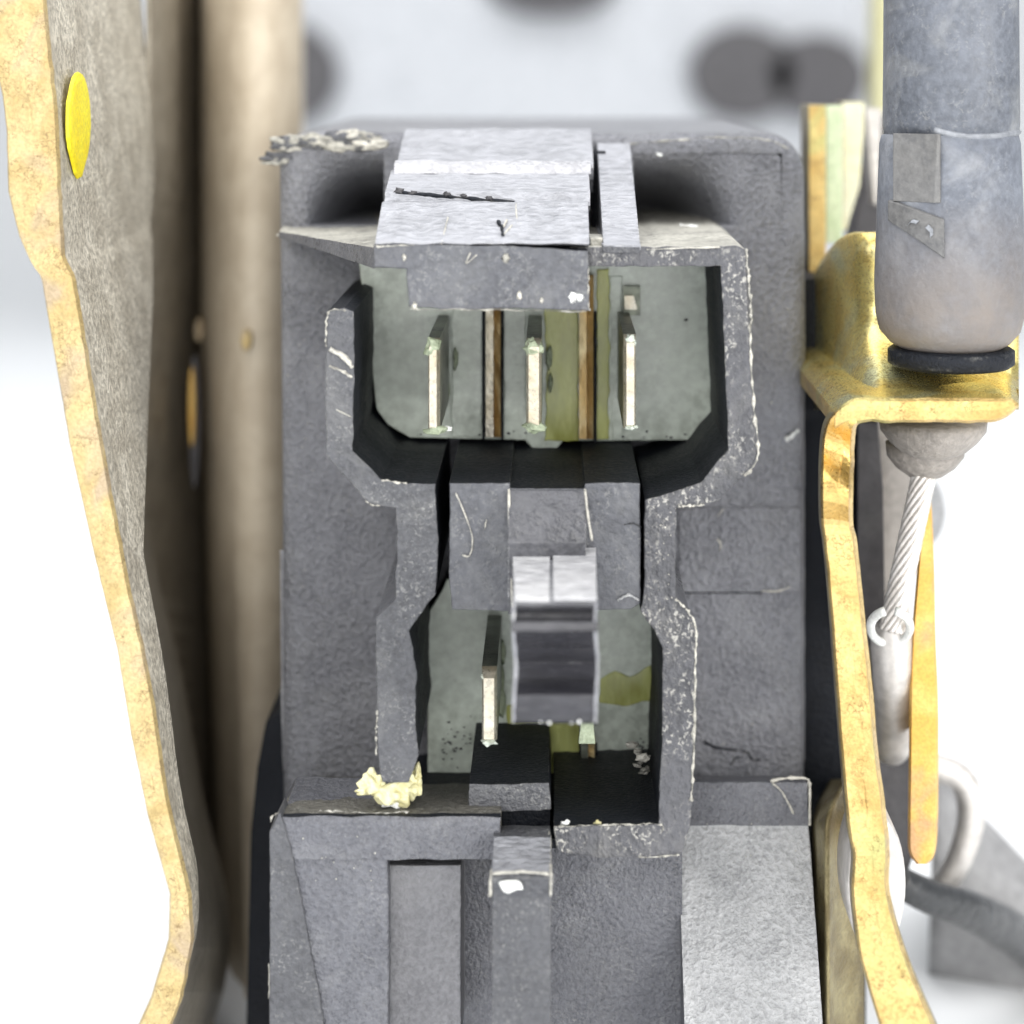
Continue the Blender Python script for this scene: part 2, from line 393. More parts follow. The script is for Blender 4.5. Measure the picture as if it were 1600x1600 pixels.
def tube(bm, pts, rad, sides=6, jit=0.0, seed=0, sub=4):
    """pts: (px, py, Ymm[, r px]) ; ring tube with irregular radius"""
    pp = [(*p, rad) if len(p) == 3 else p for p in pts]
    c = cr(pp, sub) if len(pp) > 1 else pp
    W = [P(a, b, y) for a, b, y, r in c]; Rr = [r for *_, r in c]
    rings = []
    for i, p in enumerate(W):
        t = (W[min(i + 1, len(W) - 1)] - W[max(i - 1, 0)]).normalized()
        u = t.cross(Vector((0, 1, 0)));
        if u.length < 1e-3: u = t.cross(Vector((1, 0, 0)))
        u.normalize(); v = t.cross(u).normalized()
        s = K * (1 + c[i][2] / (D * 1000))
        ring = []
        for k in range(sides):
            a = 2 * math.pi * k / sides
            r = Rr[i] * s * (1 + jit * noise.noise(Vector((i * 0.9, k * 1.3, seed * 5.0))) * 1.2 + jit * 1.3 * noise.noise(Vector((i * 0.31, 3, seed * 2.0))))
            ring.append(p + (u * math.cos(a) + v * math.sin(a)) * max(r, 0.2 * K))
        rings.append(ring)
    loft(bm, rings)
    return bm
def tubepart(name, pts, rad, m, parent, sides=6, jit=0.0, seed=0, sub=4, label=None, smooth=True):
    bm = bmesh.new(); tube(bm, pts, rad, sides, jit, seed, sub)
    return link(name, bm, m, parent, label, smooth)

def revolve(name, cx, Y, prof, m, parent, sides=40, label=None, squash=1.0, smooth=True):
    """vertical lathe: prof [(py, r px)] measured at depth Y"""
    s = K * (1 + Y / (D * 1000)); c = P(cx, CY, Y)
    rings = []
    for py, r in prof:
        z = (CY - py) * s
        rings.append([Vector((c.x + r * s * math.cos(2 * math.pi * k / sides), c.y + squash * r * s * math.sin(2 * math.pi * k / sides), z)) for k in range(sides)])
    bm = bmesh.new(); loft(bm, rings)
    return link(name, bm, m, parent, label, smooth)

def blob(bm, px, py, Y, r, seed=0, sub=2, flat=(1, 1, 1), rough=0.6, freq=1.6):
    res = bmesh.ops.create_icosphere(bm, subdivisions=sub, radius=1.0)
    c = P(px, py, Y); s = K * r
    for v in res['verts']:
        q = v.co.copy(); k = 1 + rough * noise.noise(q * freq + Vector((seed * 3.3, seed, 1)))
        v.co = c + Vector((q.x * flat[0], q.y * flat[1], q.z * flat[2])) * s * k

def wbox(bm, pts):
    """8 world points: front quad then back quad"""
    V = [bm.verts.new(p) for p in pts]
    for idx in ((0, 1, 2, 3), (7, 6, 5, 4), (0, 4, 5, 1), (1, 5, 6, 2), (2, 6, 7, 3), (3, 7, 4, 0)):
        bm.faces.new([V[i] for i in idx])
    return bm

# ================================================================ setting
ZT = P(860, 2000, 0).z       # table top
def setting():
    bm = bmesh.new()
    pr = [(-0.6, ZT)] + [(0.42, ZT)]
    for i in range(1, 9):
        a = math.radians(90 * i / 8); pr.append((0.42 + 0.15 * math.sin(a), ZT + 0.15 * (1 - math.cos(a))))
    pr.append((0.57, 0.7))
    rings = [[Vector((x, y, z)) for x in (-0.8, 0.8)] for y, z in pr]
    loft(bm, rings, caps=False, closed=False)
    o = link('table_top', bm, TBL, None, smooth=True); o['kind'] = 'structure'
    o['label'] = 'seamless white tabletop and backdrop behind the mechanism'
setting()

# ================================================================ the lock
lock = empty('door_lock', (0, 0.02, ZT), 'black plastic and yellow zinc plated car door lock with open electrical connector, standing on white', 'door lock')

# ---- connector (part) with its sub-parts
HY = 14.0        # depth of the housing's face behind the rim
FY = 11.0        # depth of the socket floor

def housing():
    lp = []
    for cx, cy, r_, a0 in ((476, 250, 42, 180), (1194, 272, 65, 270)):
        for i in range(9):
            q = math.radians(a0 + 90 * i / 8); lp.append((cx + r_ * math.cos(q), cy + r_ * math.sin(q)))
    lp += [(1259, 600), (1259, 1205), (1262, 1560), (1262, 1780), (440, 1780), (440, 1200), (438, 700)]
    PL = [(472, 240), (600, 240), (600, 352), (472, 352)]; PR = [(990, 240), (1222, 240), (1222, 352), (990, 352)]
    bm = bmesh.new(); prism(bm, lp, HY, HY, 46, bev=32, amp=0, bseg=9, side_mat=1, seed=3, holes=[PL, PR], hole_bev=0)
    h = link('connector_housing', bm, [BLK, BLK], lock, 'black moulded connector housing with two open sockets')
    return h
hs = housing()
HBL = plastic('housing_plastic', (0.120, 0.123, 0.140), (0.200, 0.204, 0.225), bumpd=2.4e-4, grain=4.2, dust=0.3, smear=0.4, rough=0.36, wear=0.3, spec=0.6)
hs.data.materials[0] = HBL; hs.data.materials[1] = HBL
DRK = plastic('black_plastic_unscuffed', (0.045, 0.046, 0.054), (0.085, 0.086, 0.096), rough=0.5, grain=4.0, bumpd=1.4e-4, dust=0.25, wear=0, smear=0.3)
def shade_pocket(x0, x1, side):
    """concave hollow shaped to darken the face above the shroud, deepest beside the key and against the upper wall"""
    bm = bmesh.new(); nx, ny = 26, 18; G = []
    s0 = K * (1 + HY / 100)
    for j in range(ny + 1):
        row = []
        for i in range(nx + 1):
            u = i / nx; v = j / ny
            fx = (u - 0.02) / 0.75 if side < 0 else (1155 - (x0 + (x1 - x0) * u)) / 120
            fx = max(0, min(1, fx)); fx = fx * fx * (3 - 2 * fx)
            vv = min(1, v / 0.95); fv = vv ** 1.5
            x = x0 + (x1 - x0) * u; y = 240 + 112 * v
            row.append(bm.verts.new(((x - CX) * s0, (HY + 12 * fx * fv) / 1000, (CY - y) * s0)))
        G.append(row)
    for j in range(ny):
        for i in range(nx):
            bm.faces.new((G[j][i], G[j][i + 1], G[j + 1][i + 1], G[j + 1][i]))
    link('shade_hollow', bm, HBL, hs, smooth=True)
shade_pocket(472, 600, -1); shade_pocket(990, 1222, 1)  # hollows shaped so that shade gathers above the shroud

# raised slab on the right of the housing face, and the neck flank
part('raised_panel', rrect(1060, 792, 1250, 926, 6), HY, HY - 0.13, HY + 1, HBL, hs, bev=3, amp=0.4)

# ---- shroud: the right hand side, upper wall and lower lip in one C shaped wall
def shroud():
    outer = [(583, 388), (760, 387), (1000, 386), (1150, 384), (1164, 390), (1170, 500), (1177, 640), (1183, 715), (1152, 752), (1120, 783), (1092, 788),
             (1057, 790), (1055, 860), (1055, 935), (1078, 960), (1087, 1000), (1086, 1100), (1082, 1230), (1078, 1290), (1066, 1334), (1030, 1338), (940, 1340), (868, 1330)]
    inner = [(866, 1292), (1028, 1288), (1034, 1150), (1036, 1012), (1021, 985), (1000, 955), (1006, 930), (1007, 860), (1008, 782), (1050, 770), (1095, 753),
             (1138, 702), (1134, 600), (1126, 416), (860, 417), (583, 418)]
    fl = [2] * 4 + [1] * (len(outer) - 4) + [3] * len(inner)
    fl[4] = 1; fl[3] = 2
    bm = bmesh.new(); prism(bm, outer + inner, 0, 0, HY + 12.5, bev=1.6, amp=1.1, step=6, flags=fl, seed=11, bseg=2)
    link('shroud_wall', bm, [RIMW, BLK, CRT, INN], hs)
    outerL = [(512, 487), (540, 482), (553, 488), (553, 600), (552, 705), (575, 728), (597, 750), (650, 757), (680, 757), (684, 860), (681, 928), (655, 960), (640, 985),
              (652, 1050), (648, 1120), (655, 1180), (640, 1222), (597, 1222), (590, 1180), (588, 1050), (588, 965), (618, 935), (620, 860), (618, 795), (575, 786), (545, 752), (510, 715), (508, 600)]
    fl = [3, 3] + [3] * 15 + [1] * (len(outerL) - 17)
    bm = bmesh.new(); prism(bm, outerL, 0, 0, HY + 0.5, bev=1.6, amp=1.3, step=6, flags=fl, seed=12, bseg=2)
    link('shroud_wall', bm, [RIM, BLK, CRT, INN], hs, 'left shroud wall with a broken top end')
    # gusset that runs from the housing's left edge to the rim
    bm = bmesh.new()
    n = 10; rings = []
    for i in range(n + 1):
        t = i / n; x = 436 + (585 - 436) * t; yf = 12.6 * (1 - t) ** 0.8
        top = 362 + (387 - 362) * t; bot = 372 + (420 - 372) * t ** 1.1
        j = 2.0 * noise.noise(Vector((x * 0.08, 3, 1)))
        a = P(x, top + j, yf); b = P(x, bot + j, yf)
        rings.append([a, b, Vector((a.x, 0.0145 + 0.0115 * t, b.z)), Vector((a.x, 0.0145 + 0.0115 * t, a.z + 0.0002))])
    loft(bm, rings, mats=[0, 1, 1, 2]); link('gusset', bm, [BLK, INN, CRT], hs, 'sloping gusset at upper left of the shroud')
    # ragged stub beneath the gusset
shroud()

# the upper key: stepped front plate plus dusty ramp with top light in its colour
def key():
    k = part('key_block', [(583, 383), (600, 380), (790, 384), (919, 392), (921, 486), (800, 482), (720, 484), (639, 480), (636, 446), (634, 420), (583, 417)],
             -1.2, -1.2, 3.0, [SMO, INN], hs, bev=1.8, amp=0.9, step=6, seed=21, label='stepped grey key plate over the upper socket')
    # ramp: four dusty courses, paler for the light on them
    def ramp_piece(name, x0, x1, prof, seed, m=TOP, label=None):
        bm = bmesh.new(); xprofile(bm, x0, x1, -1.0, prof, n=34, amp=1.5, seed=seed)
        link(name, bm, m, k, label)
    ramp_piece('ramp_step', 586, 921, [(-1.25, 381), (3.0, 316), (3.9, 314), (14, 380), (0, 384)], 1, label='lowest dusty step of the ramp, top light in its colour')
    ramp_piece('ramp_step', 588, 925, [(3.6, 322), (4.2, 300), (8.0, 268), (8.6, 266), (14, 330), (5, 330)], 2)
    ramp_piece('ramp_ridge', 594, 929, [(7.6, 272), (7.9, 258), (8.6, 251), (9.2, 254), (12, 280), (9, 285)], 3, m=plastic('ridge_highlight_plastic', (0.27, 0.27, 0.29), (0.36, 0.36, 0.38), rough=0.3, grain=3, bumpd=6e-5, dust=0.2, wear=1.0, wearc=(0.7, 0.7, 0.7)), label='raised ridge across the ramp with its highlight in the colour')  # ridge colour paler, holding its highlight
    ramp_piece('ramp_step', 596, 934, [(8.9, 262), (9.3, 251), (15.0, 201), (17, 202), (18, 290), (10, 300)], 4)
    # groove across the left half of the lower ramp: dark crumbs sitting in it
    bm = bmesh.new()
    pts = [(618 + 186 * t, 300 + 16 * t + 1.5 * noise.noise(Vector((t * 9, 1, 1))), 3.55) for t in [i / 14 for i in range(15)]]
    tube(bm, [(a, b, y, 2.6 + 2.2 * noise.noise(Vector((a * 0.1, 2, 2)))) for a, b, y in pts], 3, 6, 0.5, 2, 2)
    link('groove_line', bm, INN, k, 'dark ragged groove in the ramp', True)
    for i, (x, y, r) in enumerate(((624, 298, 5), (645, 301, 3.5), (698, 303, 4), (724, 305, 3), (764, 310, 4))):
        bm = bmesh.new(); blob(bm, x, y, 3.4, r, seed=i, flat=(1.5, 0.4, 0.8), rough=1.3); link('groove_crumb', bm, PLUG, k)
    # small dusty block right of the slot, top light in its colour
    b2 = part('key_side_block', [(941, 382), (1000, 384), (1000, 395), (941, 395)], 0, -0.1, 14, [RIM, TOP], hs, bev=1, amp=0.5)
    bm = bmesh.new(); xprofile(bm, 943, 1001, 0, [(-0.15, 383), (1.0, 376), (13.5, 224), (14, 224), (14, 390), (0, 392)], n=8, amp=0.9, seed=9)
    link('ramp_step', bm, TOP, b2)
    # black slot between the two, and its small bridges
    part('slot_bridge', rect(922, 372, 942, 396), 1, 1.0, 3.5, [CRT, CRT], hs, bev=1.5, amp=0.8)
    part('slot_bridge', rect(922, 406, 942, 414), 3, 3.0, 4.0, [CRT, CRT], hs, bev=1, amp=0.8)
    part('slot_backing', rect(926, 236, 946, 400), 12, 12, 14.5, [INN, INN], hs, bev=0, amp=0)
key()

# ---- central block between the sockets
cb = part('central_block', [(702, 757), (797, 757), (797, 765), (913, 765), (914, 757), (1000, 757), (1002, 860), (1001, 945), (985, 955), (820, 958), (706, 955), (701, 900)],
          0, 0.3, HY + 0.5, [SMO, INN], hs, bev=1.8, amp=0.7, seed=31)
bm = bmesh.new(); xprofile(bm, 795, 915, 0.2, [(0.1, 766), (-0.6, 800), (-1.2, 848), (-1.0, 960), (4, 960), (4, 766)], n=12, amp=0.5, seed=5)
link('latch_arm', bm, GLS, hs, 'glossy dark latch arm')
for x0, y0, x1, y1 in ((795, 764, 801, 950), (914, 764, 925, 845)):
    tubepart('moulding_flash', [(x0, y0, -0.2), ((x0 + x1) / 2 - 1, (y0 + y1) / 2, -0.8), (x1, y1, -1.3)], 1.8, FLS, cb, jit=0.7, seed=x0)

# latch head standing out toward the viewer
bm = bmesh.new()
xprofile(bm, 800, 934, -8, [(2.0, 846), (-3, 893), (-8.0, 943), (-8.1, 948), (-7.5, 960), (-7.6, 966), (-8.4, 972), (-8.5, 986), (-7.6, 996), (-6.0, 1012), (-5.2, 1035), (-5.8, 1060), (-7.6, 1078),
                           (-8.3, 1086), (-8.3, 1098), (-8.1, 1128), (-7.0, 1131), (0.5, 1070), (2.0, 1050)], n=16, amp=0.5, seed=6,
         mats=[1, 1] + [0] * 17)
lh = link('latch_head', bm, [HEADM, TOP], hs, 'blurred latch hook standing out toward the viewer, pale worn top with light put in its colour')
bm = bmesh.new()
for k in range(2):
    x = 803 + 128 * k
    tube(bm, [(x, 943, -8.0), (x - 1, 985, -8.3), (x + 3, 1040, -8.0), (x, 1090, -8.3), (x - 1, 1128, -8.3)], 2.6, 6, 0.5, 3 + k)
link('latch_side_rib', bm, TOP, lh, smooth=True)
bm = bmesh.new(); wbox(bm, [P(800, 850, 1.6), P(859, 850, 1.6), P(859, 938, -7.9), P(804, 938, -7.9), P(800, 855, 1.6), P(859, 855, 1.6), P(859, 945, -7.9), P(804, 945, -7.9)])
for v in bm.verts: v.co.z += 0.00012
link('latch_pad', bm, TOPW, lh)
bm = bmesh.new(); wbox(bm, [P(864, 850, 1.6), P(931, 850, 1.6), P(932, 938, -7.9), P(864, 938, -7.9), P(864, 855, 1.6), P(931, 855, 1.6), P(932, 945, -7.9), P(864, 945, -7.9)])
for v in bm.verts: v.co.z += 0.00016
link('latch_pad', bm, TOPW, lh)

for i, x in enumerate((845, 858, 893, 905)):
    bm = bmesh.new(); blob(bm, x, 1128 + (i % 3), -8.2, 2 + (i % 2), seed=i + 400, sub=1); link('edge_burr', bm, WHT, lh)
# ---- socket floors, carriers and contacts
uf = part('socket_floor', [(560, 405), (1135, 405), (1135, 600), (1116, 655), (1080, 688), (905, 689), (880, 689), (868, 704), (835, 704), (820, 688), (640, 684), (606, 664), (588, 640), (580, 560)],
          FY, FY, HY - 0.2, [POT, INN], hs, bev=2, amp=0.4, label='grey green floor of the upper socket')
lf = part('socket_floor', [(668, 960), (690, 924), (698, 905), (1010, 930), (1028, 960), (1024, 1080), (1022, 1208), (668, 1208)], FY, FY, HY - 0.2, [POT, INN], hs, bev=2, amp=0.4,
          label='stained grey green floor of the lower socket')
def carrier(loop, dy, m, parent, seed=0, label=None):
    return part('contact_carrier', loop, FY, FY - dy * 0.3, FY + 0.5, [m, m], parent, bev=1.0, amp=2.2, seed=seed, label=label)
carrier(rect(706, 420, 754, 682), 0.5, POT, uf, 1)
carrier(rect(786, 420, 822, 684), 0.35, POT, uf, 2)
carrier(rect(852, 420, 904, 688), 0.5, POTG, uf, 3, 'olive stained carrier')
carrier([(932, 420), (952, 420), (952, 686), (932, 686)], 0.6, POTG, uf, 4)
carrier(rect(955, 430, 973, 684), 0.3, POT, uf, 5)
carrier([(792, 1100), (905, 1100), (905, 1206), (862, 1206), (790, 1180)], 0.4, POTG, lf, 7, 'olive stained carrier')
carrier([(938, 1062), (962, 1050), (985, 1058), (1018, 1040), (1020, 1092), (980, 1102), (936, 1098)], 0.25, POTG, lf, 9, 'olive stained carrier')
# dark seams beside the brass contacts
for x, y0, y1, f in ((756, 486, 684, uf), (785, 486, 684, uf), (930, 486, 688, uf), (907, 1160, 1207, lf), (931, 1160, 1207, lf)):
    part('seam', rect(x - 2, y0, x + 2, y1), FY, FY - 0.62, FY, [INN, INN], f, bev=0, amp=0.3)

def pin(x0, y0, x1, y1, yt, parent, blade_mat=TIN, w=0.62, seed=0, label=None):
    """flat blade contact standing out of the floor toward the viewer; front edge measured at depth yt"""
    e = bpy.data.objects.new('contact_pin', None)
    bm = bmesh.new()
    # body: x width, tapered tip
    s = K * (1 + yt / 100); X0 = (x0 - CX) * s; X1 = (x1 - CX) * s; Z0 = (CY - y0) * s; Z1 = (CY - y1) * s
    t = 0.0001
    rings = []
    for Y, ix, iz in ((yt, 0.00012, 0.0003), (yt + 0.5, 0.00003, 0.0001), (yt + 1.0, 0, 0), (FY + 1, 0, 0)):
        rings.append([Vector((X0 + ix, Y / 1000, Z0 - iz)), Vector((X1 - ix, Y / 1000, Z0 - iz)), Vector((X1 - ix, Y / 1000, Z1 + iz)), Vector((X0 + ix, Y / 1000, Z1 + iz))])
    loft(bm, rings)
    bm.faces.ensure_lookup_table()
    for f in bm.faces:
        n = f.normal; f.normal_update(); n = f.normal
        f.material_index = 1
        c = f.calc_center_median()
        if c.y < (yt + 0.8) / 1000: f.material_index = 0
    return link('contact_pin', bm, [blade_mat, DKM], parent, label)
pin(667, 532, 686, 678, 0.8, hs, label='left blade contact with green corrosion')
pin(822, 532, 846, 676, 0.8, hs)
pin(975, 526, 995, 674, 0.8, hs)
pin(752, 1050, 776, 1165, 0.6, hs)
# pin caps: greenish shoulders at the top and bottom of each tip
for i, (x, y, rx, ry, pa) in enumerate(((677, 544, 13, 15, hs), (681, 672, 15, 7, hs), (833, 543, 15, 13, hs), (835, 666, 15, 9, hs), (985, 536, 8, 12, hs), (985, 668, 10, 5, hs),
                                    (763, 1062, 10, 10, hs), (764, 1158, 11, 6, hs))):
    bm = bmesh.new(); blob(bm, x, y, 1.1, rx, seed=i, flat=(1, 0.9, ry / rx), rough=1.0); link('corrosion_crust', bm, VRD if i < 4 else POT, pa, smooth=False)
bm = bmesh.new(); blob(bm, 697, 670, 1.4, 8, seed=33, flat=(1.2, 0.6, 0.6)); link('corrosion_crust', bm, WHT, hs)
for i, (x, y, r) in enumerate(((712, 560, 8), (858, 560, 9), (860, 600, 7), (700, 610, 6), (783, 1060, 12), (784, 1100, 12), (786, 1020, 9))):
    bm = bmesh.new(); blob(bm, x, y, FY - 0.5, r, seed=i + 50, flat=(0.6, 0.3, 2.2)); link('corrosion_stain', bm, VRD, hs, smooth=True)
# brass contacts standing flat in the floor
def brass(x0, x1, y0, y1, parent, seed):
    bm = bmesh.new()
    rings = []
    n = 16
    for i in range(n + 1):
        y = y0 + (y1 - y0) * i / n; j = 1.2 * noise.noise(Vector((i * 0.7, seed, 1)))
        mid = (x0 + x1) / 2 + j
        rings.append([P(x0, y, FY), P(x0, y, FY - 1.2), P(mid, y, FY - 1.25), P(mid + 1, y, FY - 0.9 - 0.2 * noise.noise(Vector((i * 1.1, seed, 5)))), P(x1 - 1, y, FY - 1.2 - 0.3 * noise.noise(Vector((i * 1.3, seed, 9)))), P(x1, y, FY)])
    loft(bm, rings, mats=[1, 0, 1, 1, 1, 1]); return link('brass_contact', bm, [TIN, BRS], parent)  # bright strip paints the lit left half of the contact
brass(759, 783, 430, 683, hs, 1); 
b5 = brass(905, 928, 430, 686, hs, 2)
b5.data.materials[0] = BRS
b6 = brass(908, 930, 1150, 1207, hs, 3); b6.data.materials[0] = DKM
bm = bmesh.new()
loft(bm, [[P(908, 1128, 1.0), P(927, 1128, 1.0), P(930, 1162, 1.0), P(904, 1162, 1.0)], [P(911, 1130, FY), P(927, 1130, FY), P(927, 1162, FY), P(911, 1162, FY)]])
link('contact_pin', bm, VRD, hs, 'pale capped contact under the latch hook')
# small slot window above the right pin
part('contact_window', rect(973, 446, 1000, 492), FY, FY - 0.4, FY, [DKM, DKM], hs, bev=0, amp=0.3)
bm = bmesh.new(); wbox(bm, [P(976, 462, FY - 1.0), P(990, 462, FY - 1.0), P(996, 484, FY - 1.0), P(976, 483, FY - 1.0), P(976, 462, FY), P(990, 462, FY), P(996, 484, FY), P(976, 483, FY)])
link('contact_tongue', bm, TIN, hs)
bm = bmesh.new(); blob(bm, 1072, 500, FY - 0.05, 3.5, seed=4, sub=1); link('dark_fleck', bm, INN, hs)

# ---- bottom of the lower socket: recess floor, boss, post
part('recess_floor', [(600, 1330), (1040, 1330), (1040, 1345), (600, 1345)], 0, 1.6, HY, [INN, INN], hs, bev=0, amp=0)
bo = part('key_boss', [(733, 1226), (858, 1224), (862, 1266), (800, 1268), (733, 1270)], 1.5, 1.5, HY, [RIM, INN], hs, bev=1.5, amp=1.0, seed=41)
part('boss_stem', rect(784, 1262, 860, 1300), 2.6, 2.6, 8, [INN, INN], hs, bev=1, amp=0.5)
bm = bmesh.new(); xprofile(bm, 769, 860, -3, [(1.5, 1290), (0.5, 1296), (-0.5, 1308), (-3.4, 1362), (-3.6, 1372), (-3.0, 1402), (-3.0, 1700), (2, 1700)], n=12, amp=1.4, seed=15, mats=[1, 1, 0, 1, 1, 1, 1, 1])
po = link('latch_post', bm, [TOP, RIM], hs, 'pale topped post below the lower socket')
for i, p in enumerate(([(782, 1302, 0.2), (775, 1340, -2), (767, 1370, -3.4), (766, 1400, -3.2)], [(858, 1300, 0.2), (859, 1340, -2), (861, 1366, -3.5), (860, 1400, -3.2)], [(770, 1365, -3.6), (815, 1362, -3.6), (858, 1366, -3.6)])):
    tubepart('moulding_flash', p, 2.0, FLS, po, jit=0.9, seed=60 + i)
bm = bmesh.new(); blob(bm, 798, 1384, -3.6, 16, seed=8, flat=(1.2, 0.4, 0.6)); link('white_chip', bm, WHT, po)

# ---- lower left block (front at rim depth, its top sloping up to the housing)
LED = plastic('brown_dusty_ledge', (0.06, 0.058, 0.05), (0.12, 0.115, 0.10), rough=0.6, grain=3, bumpd=1.4e-4, dust=0.4)
bm = bmesh.new(); xprofile(bm, 436, 782, 0, [(0.5, 1271), (0.1, 1276), (0.0, 1284), (0.0, 1343), (5, 1343), (HY, 1343), (HY, 1214), (9, 1226), (4, 1240), (1.2, 1262)], n=34, amp=1.8, seed=51,
    mats=[1, 0, 0, 1, 1, 1, 2, 2, 2, 2])
lb = link('lower_block', bm, [BLK, INN, LED], hs, 'lower left block of the housing with brown dusty top')
part('lower_block_leg', [(422, 1310), (440, 1280), (600, 1284), (607, 1342), (607, 1700), (420, 1700)], 0, 0.06, 6, [BLK, BLK], hs, bev=3, amp=1.0, seed=52)
part('recessed_panel', rect(608, 1352, 720, 1640), 1.2, 1.2, 6, [plastic('pale_recess_panel', (0.12, 0.12, 0.13), (0.16, 0.16, 0.17), dust=0.1, grain=4)] * 2, hs, bev=1.5, amp=0.5)
part('recess_back', rect(700, 1300, 1066, 1750), 6, 6.0, 12, [BLK, BLK], hs, bev=0, amp=0)
part('side_bevel', [(421, 1300), (438, 1268), (448, 1300), (470, 1400), (500, 1560), (520, 1700), (421, 1700)], -0.15, -0.15, 2, [RIM, RIM], hs, bev=2, amp=0.9)
# ---- lower right block: dark upper face, grainy lower face paled for the top light
bm = bmesh.new(); xprofile(bm, 1060, 1266, 8, [(HY, 1212), (9.6, 1219), (9.2, 1223), (9.1, 1232), (9.0, 1262), (8.7, 1290), (7.9, 1330), (6.6, 1400), (4.6, 1500), (0, 1800), (HY, 1800)], n=24, amp=1.3, seed=18, mats=[1, 1, 1, 1, 1, 0, 0, 0, 0, 1, 1])
rb = link('lower_block', bm, [GRN, BLK], hs, 'grainy lower right block, top light put in its pale grey')
# ---- moulding flash, burrs, scratches and drawn highlights (pale irregular edges)
fl_ = [
    [(1166, 388, 0), (1170, 440, 0), (1174, 500, 0), (1172, 520, 0), (1178, 640, 0), (1184, 714, 0), (1152, 753, 0), (1120, 785, 0), (1092, 789, 0), (1060, 791, 0)],
    [(1055, 935, 0), (1077, 958, 0), (1087, 985, 0), (1086, 1060, 0), (1083, 1200, 0), (1079, 1262, 0)],
    [(540, 484, 0), (514, 488, 0), (509, 530, 0), (512, 560, 0), (510, 610, 0)],
    [(509, 714, 0), (545, 754, 0), (577, 787, 0), (616, 791, 0)],
    [(588, 965, 0), (587, 1060, 0), (589, 1120, 0), (587, 1155, 0), (592, 1215, 0)],
    [(1010, 781, 0), (1050, 771, 0), (1100, 760, 0)],
    [(866, 1292, 0), (940, 1289, 0), (1028, 1288, 0), (1034, 1300, 0)],
    [(868, 1333, 0), (940, 1341, 0), (1030, 1338, 0), (1066, 1335, 0)],
    [(586, 385, -1.2), (680, 382, -1.2), (790, 383, -1.2)],
    [(921, 395, -1.2), (919, 440, -1.2), (921, 486, -1.2)],
    [(640, 985, 0), (680, 932, 0), (690, 926, 0.5)],
    [(640, 483, -1.2), (760, 484, -1.2), (918, 487, -1.2)],
    [(500, 1266, 0), (580, 1270, 0), (640, 1268, 0)],
    [(436, 1270, 0), (422, 1290, 0), (421, 1400, 0), (420, 1560, 0)],
    [(597, 750, 0), (640, 756, 0), (680, 756, 0)],
    [(955, 228, HY), (1100, 216, HY), (1190, 217, HY), (1232, 232, HY)],
]
rf = random.Random(3)
for i, p in enumerate(fl_):
    q = cr([tuple(map(float, t)) for t in p], 10); k = 0
    while k < len(q) - 3:
        ln = rf.randint(5, 22); seg = q[k:k + ln]
        if len(seg) >= 3 and (rf.random() < (0.93 if i < 2 else 0.42)):
            seg = [(x + rf.uniform(-1, 1), y + rf.uniform(-1, 1), Y, (2.0 if i < 2 else 1.25) * rf.uniform(0.3, 1.3)) for x, y, Y in seg]
            tubepart('moulding_flash', seg, 1.3, FLS if rf.random() < 0.6 else CRT, hs, jit=1.2, seed=100 + i + k, sub=2, sides=5)
        k += ln - 1
